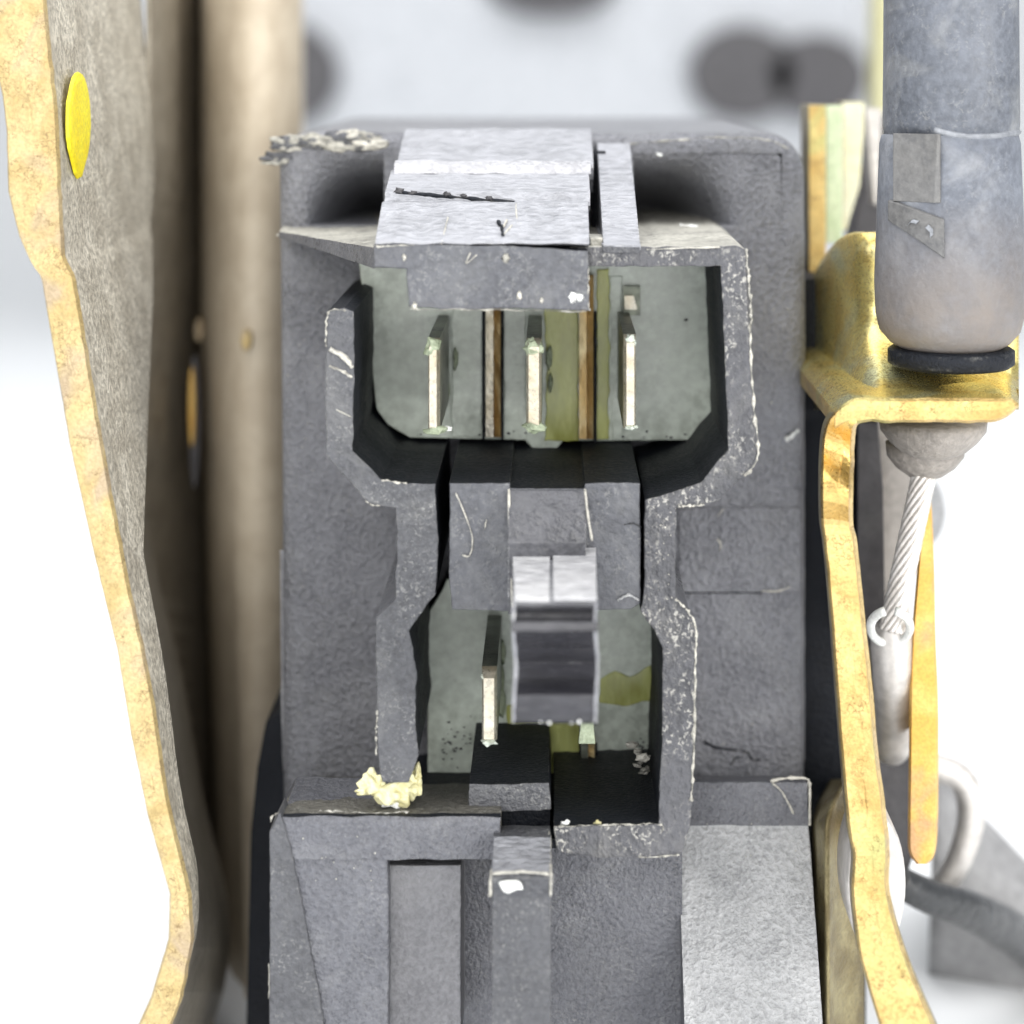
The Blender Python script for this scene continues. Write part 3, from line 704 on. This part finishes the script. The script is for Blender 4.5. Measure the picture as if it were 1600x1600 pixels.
# crumbled upper-left corner
for i in range(34):
    t = i / 33; x = 432 + 150 * t ** 1.2 + random.uniform(-4, 4); y = (252 if t < 0.1 else 226 - 8 * t) + random.uniform(-9, 9)
    bm = bmesh.new(); blob(bm, x, y, HY - 0.1, random.uniform(8, 18), seed=i, sub=3, flat=(1.6, 0.22, 0.55), rough=0.95, freq=1.6); link('corner_chip', bm, (RIM, CRT, FLS, BLK, CRT)[i % 5], hs)
scr = [([(712, 770, 0.2), (725, 800, 0.2), (738, 840, 0.2), (734, 868, 0.2), (722, 867, 0.2)], 1.1, FLS), ([(760, 812, 0.2), (757, 828, 0.2)], 1.0, FLS),
       ([(1228, 686, 14), (1236, 682, 13.8), (1248, 672, 13.6)], 3.0, WHT), ([(1226, 684, 14), (1236, 676, 13.9)], 1.2, INN),
       ([(1120, 842, 13.6), (1126, 850, 13.5), (1125, 860, 13.6)], 1.6, FLS), ([(1122, 806, 13.6), (1130, 796, 13.6)], 1.4, FLS),
       ([(1060, 926, 13.9), (1150, 926, 13.9), (1190, 926, 13.9)], 1.3, INN), ([(1190, 923, 13.6), (1215, 924, 13.6), (1234, 917, 13.6)], 1.2, FLS),
       ([(1100, 1158, 14), (1120, 1168, 14), (1150, 1172, 14), (1172, 1176, 14)], 1.8, INN), ([(1142, 1196, 14), (1150, 1184, 14), (1160, 1183, 14)], 1.6, INN), ([(1168, 1176, 14), (1178, 1188, 14), (1188, 1186, 14)], 1.6, INN),
       ([(1206, 1224, 9.0), (1222, 1238, 9.0), (1240, 1272, 8.7)], 1.5, FLS), ([(1204, 1221, 9.2), (1230, 1216, 9.3), (1258, 1217, 9.4), (1265, 1230, 9.2), (1265, 1290, 8.6)], 2.4, FLS), ([(1025, 240, 14), (1034, 243, 14)], 2.2, WHT),  # long pale tube draws the block corner's highlight
       ([(975, 820, 0.2), (990, 818, 0.2), (1002, 824, 0.2)], 1.2, INN), ([(965, 938, 0.2), (982, 930, 0.2), (998, 938, 0.2)], 1.8, GRN),
       ([(735, 395, -1.3), (728, 412, -1.3), (745, 398, -1.3)], 1.0, FLS), 
       ([(432, 367, 13), (450, 372, 13), (468, 376, 13)], 1.6, FLS), ([(1062, 352, 12), (1090, 355, 12)], 3.0, WHT), ([(1010, 390, -.1), (1060, 388, -.1), (1125, 386, -.1)], 1.2, FLS),
       ([(515, 545, 0), (540, 560, 0), (550, 575, 0)], 4.0, FLS), ([(514, 572, 0), (535, 580, 0), (550, 590, 0)], 2.2, CRT), ([(525, 640, 0), (550, 652, 0)], 1.2, FLS)]
for i, (p, r, m) in enumerate(scr):
    tubepart('burr_and_highlight', p, r, m, hs, jit=0.9, seed=200 + i, sub=5, sides=5)
for i, (x, y, r) in enumerate(((895, 464, 7), (906, 465, 6), (812, 462, 5), (846, 470, 4), (632, 402, 4), (648, 478, 5), (790, 404, 7))):
    bm = bmesh.new(); blob(bm, x, y, -1.22, r, seed=i + 300, flat=(0.8, 0.12, 1.1), rough=1.2, freq=2); link('scuff_flake', bm, (WHT, WHT, FLS, FLS, FLS, FLS, CRT)[i], hs)
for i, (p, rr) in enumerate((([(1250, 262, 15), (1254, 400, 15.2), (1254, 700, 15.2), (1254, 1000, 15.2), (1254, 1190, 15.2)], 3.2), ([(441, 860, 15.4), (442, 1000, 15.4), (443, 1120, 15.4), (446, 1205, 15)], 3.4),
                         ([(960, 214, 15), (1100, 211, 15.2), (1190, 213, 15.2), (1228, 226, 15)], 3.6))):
    tubepart('edge_highlight', p, rr, TOP, hs, jit=0.25, seed=500 + i, sub=8, sides=6)  # pale tubes drawn as the highlight along the housing edges
for i, (p, rr, m) in enumerate((([(806, 318, 3.0), (807, 335, 1.8), (809, 350, 0.8)], 1.6, FLS), ([(809, 348, 1.0), (850, 350, 0.9), (918, 353, 0.8)], 1.6, FLS), ([(778, 345, 0.9), (784, 356, 0.3), (786, 368, -0.5)], 2.6, INN),
                          ([(792, 344, 0.9), (787, 354, 0.3)], 1.8, FLS), ([(700, 340, 1.0), (693, 368, -0.4), (690, 381, -1.2)], 1.5, FLS), ([(800, 352, 0.6), (788, 366, -0.3)], 1.8, FLS))):
    tubepart('ramp_crack', p, rr, m, hs, jit=0.8, seed=520 + i, sub=5, sides=5)
# grit over the faces
grit = []
for i in range(110):
    z = random.random()
    if z < 0.30: p = (random.uniform(450, 560), random.uniform(480, 1180), HY)
    elif z < 0.6: p = (random.uniform(1095, 1240), random.uniform(400, 1190), HY - 0.02 if not 0 else 0)
    elif z < 0.75: p = (random.uniform(1095, 1250), random.uniform(1280, 1390), 7.6)
    elif z < 0.85: p = (random.uniform(440, 600), random.uniform(1280, 1400), 0)
    else: p = (random.uniform(1012, 1050), random.uniform(800, 940), 0)
    grit.append(p)
bm = bmesh.new()
for i, p in enumerate(grit): blob(bm, *p, random.uniform(0.6, 1.7), seed=i, sub=1)
link('grit', bm, FLS, hs, 'fine pale grit on the plastic', kind='stuff')
bm = bmesh.new()
for i in range(150):
    z = random.random()
    if z < 0.35: p = (random.gauss(1000, 14), random.gauss(1190, 16), FY - 0.1)
    elif z < 0.55: p = (random.uniform(690, 750), random.gauss(1160, 18), FY - 0.25)
    elif z < 0.75: p = (random.uniform(596, 1100), random.gauss(676, 6), FY - 0.2)
    else: p = (random.uniform(870, 1026), random.gauss(1291, 2.5), 0.6)
    blob(bm, *p, random.uniform(0.8, 2.6), seed=i, sub=1, flat=(1.3, 0.4, 0.8))
link('dark_grit', bm, DRK, hs, 'fine dark dirt gathered in the socket corners', kind='stuff')

# ================================================================ left side: plates
def plate_left():
    out = [(-60, -120), (-20, 60), (2, 150), (8, 200), (11, 300), (28, 370), (48, 415), (62, 432), (84, 560), (108, 700), (148, 880), (182, 1020), (203, 1150), (230, 1280), (264, 1400), (262, 1470), (235, 1560), (190, 1660), (150, 1800)]
    inn = [(60, -120), (76, 60), (86, 150), (90, 200), (94, 300), (100, 405), (116, 432), (122, 470), (134, 540), (150, 640), (175, 780), (202, 920), (223, 1010), (240, 1100), (262, 1250), (298, 1400), (302, 1470), (285, 1560), (245, 1660), (205, 1800)]
    def at(l, y):
        for a, b in zip(l, l[1:]):
            if a[1] <= y <= b[1]:
                return a[0] + (b[0] - a[0]) * (y - a[1]) / (b[1] - a[1])
        return l[-1][0]
    # gold cut edge with the rough sheet running back from it
    bm = bmesh.new(); rings = []
    ys = [-110 + 10 * i for i in range(191)]
    def yb(y):     # depth of the sheet's rear edge
        if y < 300: return 24.5
        if y < 900: return 24.5 - 19.5 * ((y - 300) / 600) ** 1.15
        return 5.0 - 1.5 * min(1, (y - 900) / 400)
    def rings_for(f0, f1):
        r = []
        for y in ys:
            back = 0; o = at(out, y); i = at(inn, y)
            j = 0.8 * noise.noise(Vector((y * 0.05, 1, 1))) + 0.8 * noise.noise(Vector((y * 0.2, 4, 1)))
            j2 = 1.5 * noise.noise(Vector((y * 0.05, 8, 1))) + 1.2 * noise.noise(Vector((y * 0.2, 9, 1)))
            r.append((y, o + j, i + j2, back, sum(min(at(inn, y + q), at(inn, y) + 6) for q in range(-90, 91, 15)) / 13 - 4))
        return r
    for y, o, i, back, ib in rings_for(0, 1):
        m = (o + i) / 2 + 9 * noise.noise(Vector((y * 0.012, 2, 9))) + 3 * noise.noise(Vector((y * 0.09, 2, 4)))
        b = back
        pf = lambda x, Y: P(x, y, 0) + Vector((0, (Y + b) / 1000, 0))
        rings.append([pf(o, 0.25), pf(o + 4, 0), pf(m - 2, -0.04), pf(m, -0.04 + 0.09 * max(0, noise.noise(Vector((y * 0.02, 6, 6))))), pf(m + 3, -0.04), pf(i - 4, 0), pf(i, 0.3), pf(ib, 1.2),
                      pf(ib, max(yb(y), 2)), pf(ib - 6, max(yb(y), 2)), pf(ib - 6, 1.2)])
    loft(bm, rings, mats=[0, 0, 0, 0, 0, 0, 1, 1, 1, 1, 0])
    s = link('latch_plate', bm, [GOLDP, ROUGHST], lock, 'thick zinc plated plate at far left with pale gold cut edge')
    # smooth dark sheet behind and beneath
    bm = bmesh.new(); rings = []
    for i in range(60):
        y = -60 + 35 * i
        xf = 205 + 0.0 * y if y > 800 else 240 - 35 * max(0, (y - 200)) / 600
        xf = 236 if y < 200 else xf
        if y > 900: xf = 200 + (y - 900) * 0.19
        xf = max(xf, at(inn, min(y, 1700)) + 4)
        xb = 306 if y < 300 else 306 + (y - 300) * 0.02
        a = P(xf, y, 24); b2 = P(xb + 18, y, 48)
        rings.append([a + Vector((-0.0003, 0, 0)), a, b2, b2 + Vector((-0.0005, 0, 0))])
    loft(bm, rings); o = link('dark_side_plate', bm, DARKST, lock, 'smooth dark olive steel side plate')
    # lower dark front portion that closes the gap to the gold edge
    bm = bmesh.new(); rings = []
    for i in range(32):
        y = 780 + 35 * i; x0 = at(inn, min(y, 1700)) - 1
        a = P(x0, y, 3.0); b2 = P(x0 + 40 + (y - 780) * 0.02, y, 26)
        a2 = P(max(x0, 200), y, 3.0)
        rings.append([a, b2 + Vector((0.0003, 0, 0)), b2 + Vector((-0.0012, 0, 0)), a + Vector((-0.0006, 0.0005, 0))])
    loft(bm, rings); link('dark_side_plate', bm, DARKST, lock)
    # tan cover: vertical curved shell
    bm = bmesh.new(); rings = []
    prof = [(312, 42), (318, 37), (332, 33.5), (352, 31.5), (376, 30.2), (400, 30), (428, 30.6), (470, 34), (474, 66), (316, 66)]
    for i in range(64):
        y = -154 + 34 * i
        dx = 0 if y < 500 else (y - 500) * 0.03
        rings.append([P(x + (dx if k < 4 else dx * 0.2), y, Y) for k, (x, Y) in enumerate(prof)])
    loft(bm, rings); link('tan_cover', bm, TANST, lock, 'softly blurred tan steel cover beside the connector', True)
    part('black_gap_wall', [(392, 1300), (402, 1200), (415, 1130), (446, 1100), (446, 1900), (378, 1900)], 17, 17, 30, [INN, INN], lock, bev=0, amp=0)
    # slot, with its highlight and bright spots put in as pieces
    part('cover_slot', ell(303, 660, 8, 104, 24), 34, 34, 35, [PLUG, PLUG], lock, bev=1, amp=0)
    part('slot_highlight', ell(299, 636, 4.5, 62, 20), 33.5, 33.5, 34, [ORG, ORG], lock, bev=1, amp=0)
    for x, y, rx, ry, Y in ((310, 516, 6, 18, 37), (384, 532, 8, 16, 29.2), (207, 804, 5, 18, 6.5)):
        part('highlight_spot', ell(x, y, rx, ry, 18), Y, Y, Y + 1.5, [GOLDP, GOLDP], lock, bev=2, amp=0)
    # vivid oval: a glint built as a raised patch on the rough sheet's side
    bm = bmesh.new(); rings = []
    x0 = P(91, 100, 0).x
    for lift, k in ((0.0, 1.0), (0.00015, 0.97), (0.0002, 0.85)):
        ring = []
        for q in range(28):
            a = 2 * math.pi * q / 28
            Y = 4.0 + 2.5 * k * math.cos(a) * (1 if math.sin(a) < 0 else 1 - 0.45 * math.sin(a) ** 2) + 0.25 * noise.noise(Vector((q * 0.6, 1, 1)))
            ring.append(Vector((x0 + lift, Y / 1000, P(0, 196 + 84 * k * math.sin(a), Y).z)))
        rings.append(ring)
    loft(bm, rings); link('oval_glint', bm, YEL, s, 'vivid yellow oval glint put on as a patch')
plate_left()

# ================================================================ right side: bracket
def bracket_right():
    lf_ = [(1318, 636), (1300, 648), (1288, 672), (1283, 720), (1283, 810), (1288, 850), (1295, 920), (1305, 1050), (1315, 1180), (1325, 1290), (1333, 1340), (1331, 1400), (1345, 1500), (1380, 1620), (1430, 1800)]
    rt_ = [(1345, 660), (1338, 668), (1336, 690), (1334, 740), (1333, 815), (1340, 850), (1348, 930), (1362, 1060), (1373, 1180), (1386, 1280), (1390, 1330), (1391, 1400), (1420, 1500), (1470, 1620), (1550, 1800)]
    bm = bmesh.new(); rings = []
    a = cr(lf_, 6); b = cr(rt_, 6)
    for k, (p, q) in enumerate(zip(a, b)):
        j = 1.3 * noise.noise(Vector((k * 0.4, 1, 6))); j2 = 1.3 * noise.noise(Vector((k * 0.4, 5, 6)))
        f = 0.0 if p[1] < 1400 else -(p[1] - 1400) * 0.02
        if p[1] < 830: f = 0.9 * math.sin((p[1] - 640) / 190 * math.pi * 2.2) * (1 - abs((p[1] - 735) / 95) ** 3)
        m = ((p[0] + q[0]) / 2 + 7 * noise.noise(Vector((k * 0.16, 3, 6))), (p[1] + q[1]) / 2)
        s_ = 0.9
        rings.append([P(p[0] + j, p[1], 0.3 + f), P(p[0] + 4 + j, p[1], f), P(m[0] + 2, m[1], 0.12 * max(0, noise.noise(Vector((k * 0.3, 8, 1)))) + f), P(m[0] + 5, m[1], f), P(q[0] - 7 + j2, q[1], f - 0.02), P(q[0] - 5 + j2, q[1], 0.35 + f), P(q[0] + j2, q[1], 0.5 + f),
                      P(q[0] + 3, q[1], 1.0 + f) + Vector((0, s_ / 1000, 0)), P(p[0], p[1], 1.0 + f) + Vector((0, s_ / 1000, 0))])
    loft(bm, rings, mats=[0, 0, 0, 0, 0, 2, 1, 1, 1])
    zb = P(860, 815, 0).z
    for f_ in bm.faces:
        if f_.material_index == 0 and f_.calc_center_median().z > zb: f_.material_index = 3
    br = link('cable_bracket', bm, [GOLD, OLIV, GOLDP, GOLDM], lock, 'yellow zinc plated bracket holding the cable, bent to a shelf at its top')
    # flange: front cut edge + sheet going back and curving up
    bm = bmesh.new(); rings = []
    n = 30
    for i in range(n + 1):
        t = i / n; x = 1305 + (1592 - 1305) * t
        up = 622 + (3 * noise.noise(Vector((x * 0.03, 2, 2)))); dn = 660 + 2.5 * noise.noise(Vector((x * 0.04, 7, 2)))
        if t < 0.12: up += (1 - t / 0.12) ** 2 * 22; dn += (1 - t / 0.12) ** 2 * 10
        if t > 0.85: dn -= ((t - 0.85) / 0.15) ** 2 * 26
        if t > 0.95: up += ((t - 0.95) / 0.05) ** 2 * 8
        rings.append([P(x, up, 0.25), P(x, up + 5, 0), P(x, (up + dn) / 2, -0.1), P(x, dn - 4, 0), P(x, dn, 0.3), P(x, dn, 0.3) + Vector((0, 0.020, 0)), P(x, up, 0.25) + Vector((0, 0.020, 0))])
    loft(bm, rings, mats=[0, 0, 0, 0, 1, 1, 2]); link('bracket_shelf', bm, [GOLD, OLIV, GOLDF], br)
    # upright wall behind the boot, rolled at its left side
    bm = bmesh.new(); rings = []
    for i in range(25):
        t = i / 24; a_ = t
        # profile in plan, left side rolls back
        x = 1274 + (1592 - 1274) * t
        Y = 9.0 if t > 0.30 else 9.0 + 9 * (1 - t / 0.30) ** 2.2
        top = 365 + (1 - min(1, t / 0.22)) ** 2 * 70
        if t > 0.4: top = 365 + (t - 0.4) * 250
        ringf = []
        for k in range(9):
            u = k / 8; yy = top + (640 - top) * u
            Yd = Y - 8.4 * max(0, (u - 0.45) / 0.55) ** 1.6 * (1 if t > 0.3 else (t / 0.3) ** 0.7)
            ringf.append((yy, Yd))
        rings.append([P(x, yy, Yd) for yy, Yd in ringf] + [P(x, yy, Yd) + Vector((0, 0.0012, 0)) for yy, Yd in reversed(ringf)])
    loft(bm, rings); link('bracket_wall', bm, GOLDF, br, 'bright yellow curved wall of the bracket', True)
    # rear stripes at top
    part('rear_strip', rect(1264, 165, 1290, 470), 22, 22, 26, [GOLD, OLIV], br, bev=2, amp=0.4)
    part('rear_strip', rect(1290, 165, 1316, 380), 24, 24, 27, [metal('greenish_zinc', (0.55, 0.66, 0.42), (0.70, 0.78, 0.55), rough=0.4, metallic=0.3), OLIV], br, bev=2, amp=0)
    part('rear_strip', [(1316, 160), (1350, 160), (1350, 200), (1343, 290), (1322, 360), (1316, 360)], 27, 27, 30, [metal('cream_zinc', (0.86, 0.82, 0.55), (0.80, 0.80, 0.62), rough=0.4, metallic=0.3), OLIV], br, bev=2, amp=0)
    part('rear_strip', [(1345, 180), (1400, 180), (1400, 420), (1330, 420), (1338, 330), (1350, 250)], 32, 32, 36, [PLUG, PLUG], br, bev=2, amp=0)
    part('rear_strip', [(1352, 170), (1378, 170), (1372, 320), (1366, 320)], 29, 29, 31, [FERR, FERR], br, bev=2, amp=0)
    # black gap: inner wall of the mechanism between housing and bracket
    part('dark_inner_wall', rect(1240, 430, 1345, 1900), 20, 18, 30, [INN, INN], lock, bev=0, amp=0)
    # olive formed flange at lower right of connector
    bm = bmesh.new(); rings = []
    prof = [(1267, 16), (1270, 9.0), (1278, 7.0), (1287, 6.4), (1292, 5.8), (1298, 6.2), (1308, 7.4), (1330, 8.4), (1350, 9), (1350, 16)]
    for i in range(30):
        y = 1222 + 15 * i if i else 1218
        sh = (1 - min(1, i / 5)) ** 2
        rings.append([P(x + sh * (30 if x < 1300 else 0), y + (0 if i else 0), Y + sh * 4) for x, Y in prof])
    loft(bm, rings); link('formed_flange', bm, OLIV, lock, 'olive plated formed flange beside the lower block', True)
    # domed rivet head to the right of the bracket
    bm = bmesh.new(); prism(bm, ell(1370, 1385, 47, 112, 36), 1.5, 1.6, 5, bev=10, amp=0, bseg=4)
    link('rivet_head', bm, [FERR, FERR], lock, 'pale domed rivet peeping out beside the bracket', True)
    # second, orange strip further back
    bm = bmesh.new(); rings = []
    L1 = [(1446, 740), (1440, 800), (1432, 900), (1424, 1000), (1421, 1100), (1420, 1200), (1419, 1290), (1420, 1330), (1432, 1350)]
    R1 = [(1450, 740), (1456, 800), (1460, 900), (1462, 1000), (1466, 1100), (1466, 1200), (1465, 1290), (1460, 1335), (1448, 1350)]
    for p, q in zip(cr(L1, 5), cr(R1, 5)):
        rings.append([P(p[0], p[1], 9.3), P(p[0] + 4, p[1], 9), P(q[0] - 4, q[1], 9), P(q[0], q[1], 9.3), P(q[0], q[1], 12), P(p[0], p[1], 12)])
    loft(bm, rings); link('orange_lever', bm, ORG, lock, 'orange yellow plated lever behind the cable')
    # dark cylinder and lower hook shapes in the background
    revolve('dark_barrel', 1375, 26, [(640, 5), (648, 50), (700, 52), (1000, 44), (1080, 40), (1100, 5)], RUBT, lock, label='dark blurred barrel behind the bracket')
    part('dark_web', [(1340, 660), (1372, 660), (1380, 760), (1384, 1010), (1340, 1010)], 14, 14, 26, [PLUG, INN], lock, bev=2, amp=0)
    part('round_boss', ell(1440, 800, 40, 60, 30), 34, 34, 40, [GRN, GRN], lock, bev=8, amp=0, bseg=3)
    bm = bmesh.new(); tube(bm, [(1395, 1180, 22, 20), (1440, 1195, 22, 22), (1500, 1215, 22, 22), (1518, 1270, 22, 22), (1500, 1340, 22, 20), (1470, 1390, 22, 18)], 20, 12)
    link('hook_rod', bm, FERR, lock, 'pale blurred hooked rod', True)
    part('dark_web', [(1366, 1130), (1400, 1090), (1425, 1130), (1430, 1330), (1400, 1420), (1376, 1420)], 18, 18, 26, [PLUG, INN], lock, bev=2, amp=0)
    bm = bmesh.new(); rings = []
    for i in range(16):
        t = i / 15; x = 1460 + 320 * t; y = 1215 + 330 * t
        rings.append([P(x, y - 20, 34), P(x - 5, y + 110, 30), P(x - 10, y + 330, 34), P(x, y + 330, 44), P(x, y - 10, 44)])
    loft(bm, rings); link('grey_arm', bm, MIDG, lock, 'mid grey moulded arm running down to the right', True)
bracket_right()

# ================================================================ control cable: its own thing
cable = empty('control_cable', P(1480, 560, 6), 'grey rubber booted control cable hanging through the yellow bracket shelf', 'cable')
bt = revolve('rubber_boot', 1484, 4.5, [(205, 60), (206, 96), (212, 106), (224, 109), (300, 112), (380, 115), (440, 117), (490, 115), (515, 109), (534, 93), (549, 67), (556, 40), (559, 5)], RUB, cable, label='thick grey rubber boot with rounded lower end')
# moulded label pad on the boot's left side
pr_ = []
def boot_pt(px, py, lift=1.0):
    r = 114.5; dx = (px - 1484); s = K * 1.045
    dyy = -math.sqrt(max(r * r - dx * dx, 1)) * lift
    c = P(1484, CY, 4.5)
    return Vector((c.x + dx * s * lift, c.y + dyy * s, (CY - py) * s))
bm = bmesh.new(); rings = []
for t in [i / 8 for i in range(9)]:
    x = 1383 + 72 * t; top = 308 + 26 * t; bot = 342 + 52 * t
    rings.append([boot_pt(x, top, 1.0), boot_pt(x, top + 2, 1.045), boot_pt(x, bot - 2, 1.045), boot_pt(x, bot, 1.0)])
loft(bm, rings); link('moulded_pad', bm, RUBP, cable, smooth=False)
bm = bmesh.new()
for pts in ([(1408, 345), (1412, 338), (1420, 340)], [(1432, 345), (1438, 352), (1438, 360)]):
    rr = [boot_pt(a, b, 1.06) for a, b in pts]
    for a, b in zip(rr, rr[1:]):
        d = Vector((0, 0, 0.00008)); e = Vector((0.00008, 0, 0)); f = Vector((0, -0.00006, 0))
        wbox(bm, [a + f - e - d, b + f - e - d, b + f + e + d, a + f + e + d, a - e - d, b - e - d, b + e + d, a + e + d])
link('pad_mark', bm, RUB2, cable)
bm = bmesh.new(); rings = []
for y in [206 + 8 * i for i in range(14)]:
    rings.append([boot_pt(1386, y, 1.0), boot_pt(1388, y, 1.03), boot_pt(1446 - (y - 206) * 0.05, y, 1.03), boot_pt(1450, y, 1.0)])
loft(bm, rings); link('flat_rib', bm, RUBP, cable)
tubepart('rubber_lip', [(1460, 203, -1.4), (1500, 212, -1.6), (1550, 213, -1.2), (1592, 206, 1.0)], 4, RUB2, cable, jit=0.2, sides=8, label='pale lip round the top of the boot')
revolve('cable_sheath', 1486, 4.6, [(-120, 103), (-60, 104), (100, 105), (190, 106), (212, 104), (230, 60)], RUB3, cable, label='sleeve rising out of the top of the boot')
revolve('boot_shadow_ring', 1486, 4.5, [(541, 20), (542, 92), (546, 98), (566, 98), (572, 90), (574, 20)], INN, cable, label='black ring standing for the shadow where the boot meets the shelf')  # black ring put in for the shadow under the boot
revolve('cable_grommet', 1458, 7, [(655, 20), (656, 84), (672, 82), (690, 68), (704, 52), (714, 30), (718, 5)], RUBT, cable)
revolve('cable_grommet', 1446, 8.5, [(690, 20), (692, 62), (712, 60), (730, 46), (744, 26), (750, 5)], RUBT, cable)
# steel inner cable: twisted strands
def strands():
    A = P(1444, 742, 8); B = P(1392, 985, 8)
    ax = (B - A); Ln = ax.length; t = ax.normalized(); u = t.cross(Vector((0, 1, 0))).normalized(); v = t.cross(u)
    R = 16 * K; r = 5.2 * K
    for s in range(11):
        bm = bmesh.new(); rings = []; n = 60
        for i in range(n + 1):
            f = i / n; a = 2 * math.pi * (s / 11 + f * 1.1)
            c = A + ax * f + (u * math.cos(a) + v * math.sin(a)) * R
            rings.append([c + (u * math.cos(2 * math.pi * k / 7) + v * math.sin(2 * math.pi * k / 7)) * r for k in range(7)])
        loft(bm, rings); link('wire_strand', bm, STEEL, cable, smooth=True)
strands()
tubepart('ferrule', [(1392, 975, 9.5, 33), (1393, 1000, 9.5, 33), (1395, 1060, 10, 32), (1396, 1110, 12, 30), (1393, 1170, 15, 28)], 30, FERR, cable, sides=22, sub=3, label='pale ferrule round the cable end')
bm = bmesh.new(); rings = []
for i in range(29):
    a = math.radians(-75 + 330 * i / 28) ; c = P(1391 + 31 * math.cos(a + math.pi), 980 - 26 * math.sin(a + math.pi), 7.3 + 1.5 * math.sin(a))
    d = Vector((math.cos(a + math.pi), 0.2, math.sin(a + math.pi))); 
    rings.append([c + (d * math.cos(2 * math.pi * k / 8) + Vector((0, 1, 0)) * math.sin(2 * math.pi * k / 8)) * 7.5 * K for k in range(8)])
loft(bm, rings); link('split_ring', bm, WHT, cable, 'bright split ring where the cable enters its ferrule', True)

# black cable at lower right
bm = bmesh.new(); tube(bm, [(1400, 1375, 16, 24), (1450, 1400, 17, 26), (1520, 1425, 20, 30), (1600, 1470, 26, 34), (1720, 1560, 36, 36)], 30, 16)
o = link('lower_cable', bm, CAB, None, 'black cable at lower right running behind the yellow bracket', True, cat='cable')

# ================================================================ invented body behind, out of focus, filling the view above the housing
part('rear_filler', rrect(300, -300, 1345, 573, 60), 300, 300, 330, [GREY, GREY], lock, bev=12, amp=0, bseg=3, label='invented pale grey body standing out of focus behind the connector')
for x, y, rx, ry in ((438, 116, 92, 84), (1160, 114, 84, 74), (1275, 120, 80, 66), (862, -35, 105, 60)):
    part('rear_dark_disc', ell(x, y, rx, ry, 32), 299, 295, 301, [PLUG, PLUG], lock, bev=30, bseg=6, amp=0)
part('rear_yellow_filler', [(1375, -300), (1535, -300), (1525, 200), (1500, 420), (1365, 420)], 90, 90, 95, [metal('pale_yellow_filler', (0.52, 0.50, 0.28), (0.56, 0.54, 0.33), rough=0.5, metallic=0.2)] * 2, lock, bev=6, amp=0)
# ================================================================ loose debris
def debris():
    wad = empty('debris_wad', P(612, 1235, 1.0), 'crumpled yellow waxy wad wedged under the left shroud wall', 'debris')
    for i, (x, y, r, f) in enumerate(((582, 1224, 18, (1, 0.7, 1)), (600, 1238, 20, (1.1, 0.6, 0.9)), (625, 1240, 22, (1, 0.6, 0.9)), (645, 1228, 17, (0.8, 0.6, 1.3)), (652, 1212, 10, (0.6, 0.6, 1.6)), (568, 1236, 9, (1.2, 0.6, 0.7)), (612, 1256, 12, (1.4, 0.5, 0.6)))):
        bm = bmesh.new(); blob(bm, x, y, 1.2, r, seed=i + 70, sub=3, flat=f, rough=0.95, freq=1.3); link('flake', bm, WAX if i != 6 else WHT, wad)
    lab = [(1006, 1200, 6, 22, 'dark jagged lump in the lower right corner of the lower socket', CRT), (1003, 1184, 5, 9, 'small pale crumb on top of the jagged lump', FLS),
           (985, 1268, 3, 12, 'pale green curl lying on the socket lip at right', POT), (884, 1286, 0.3, 6, 'bright white grain beside the post on the socket lip', WHT), (934, 1286, 0.3, 5, 'tiny yellowish grain on the middle of the socket lip', WAX),]
    for i, (x, y, Y, r, l, m) in enumerate(lab):
        bm = bmesh.new()
        if i == 0:
            for q in range(16): blob(bm, random.gauss(1004, 11), random.gauss(1202, 15), random.uniform(5, 8), random.uniform(4, 10), seed=q, sub=1, flat=(1, .6, .8), rough=1.3)
        else: blob(bm, x, y, Y, r, seed=i + 90, sub=2, flat=(1.2, 0.5 if i != 9 else 0.08, 0.8), rough=1.0, freq=1.8)
        if i == 2: blob(bm, 1005, 1272, 3, 16, seed=5, flat=(1.3, .5, .45), rough=.8)
        
        link('crumb', bm, m, None, l, cat='crumb')
debris()
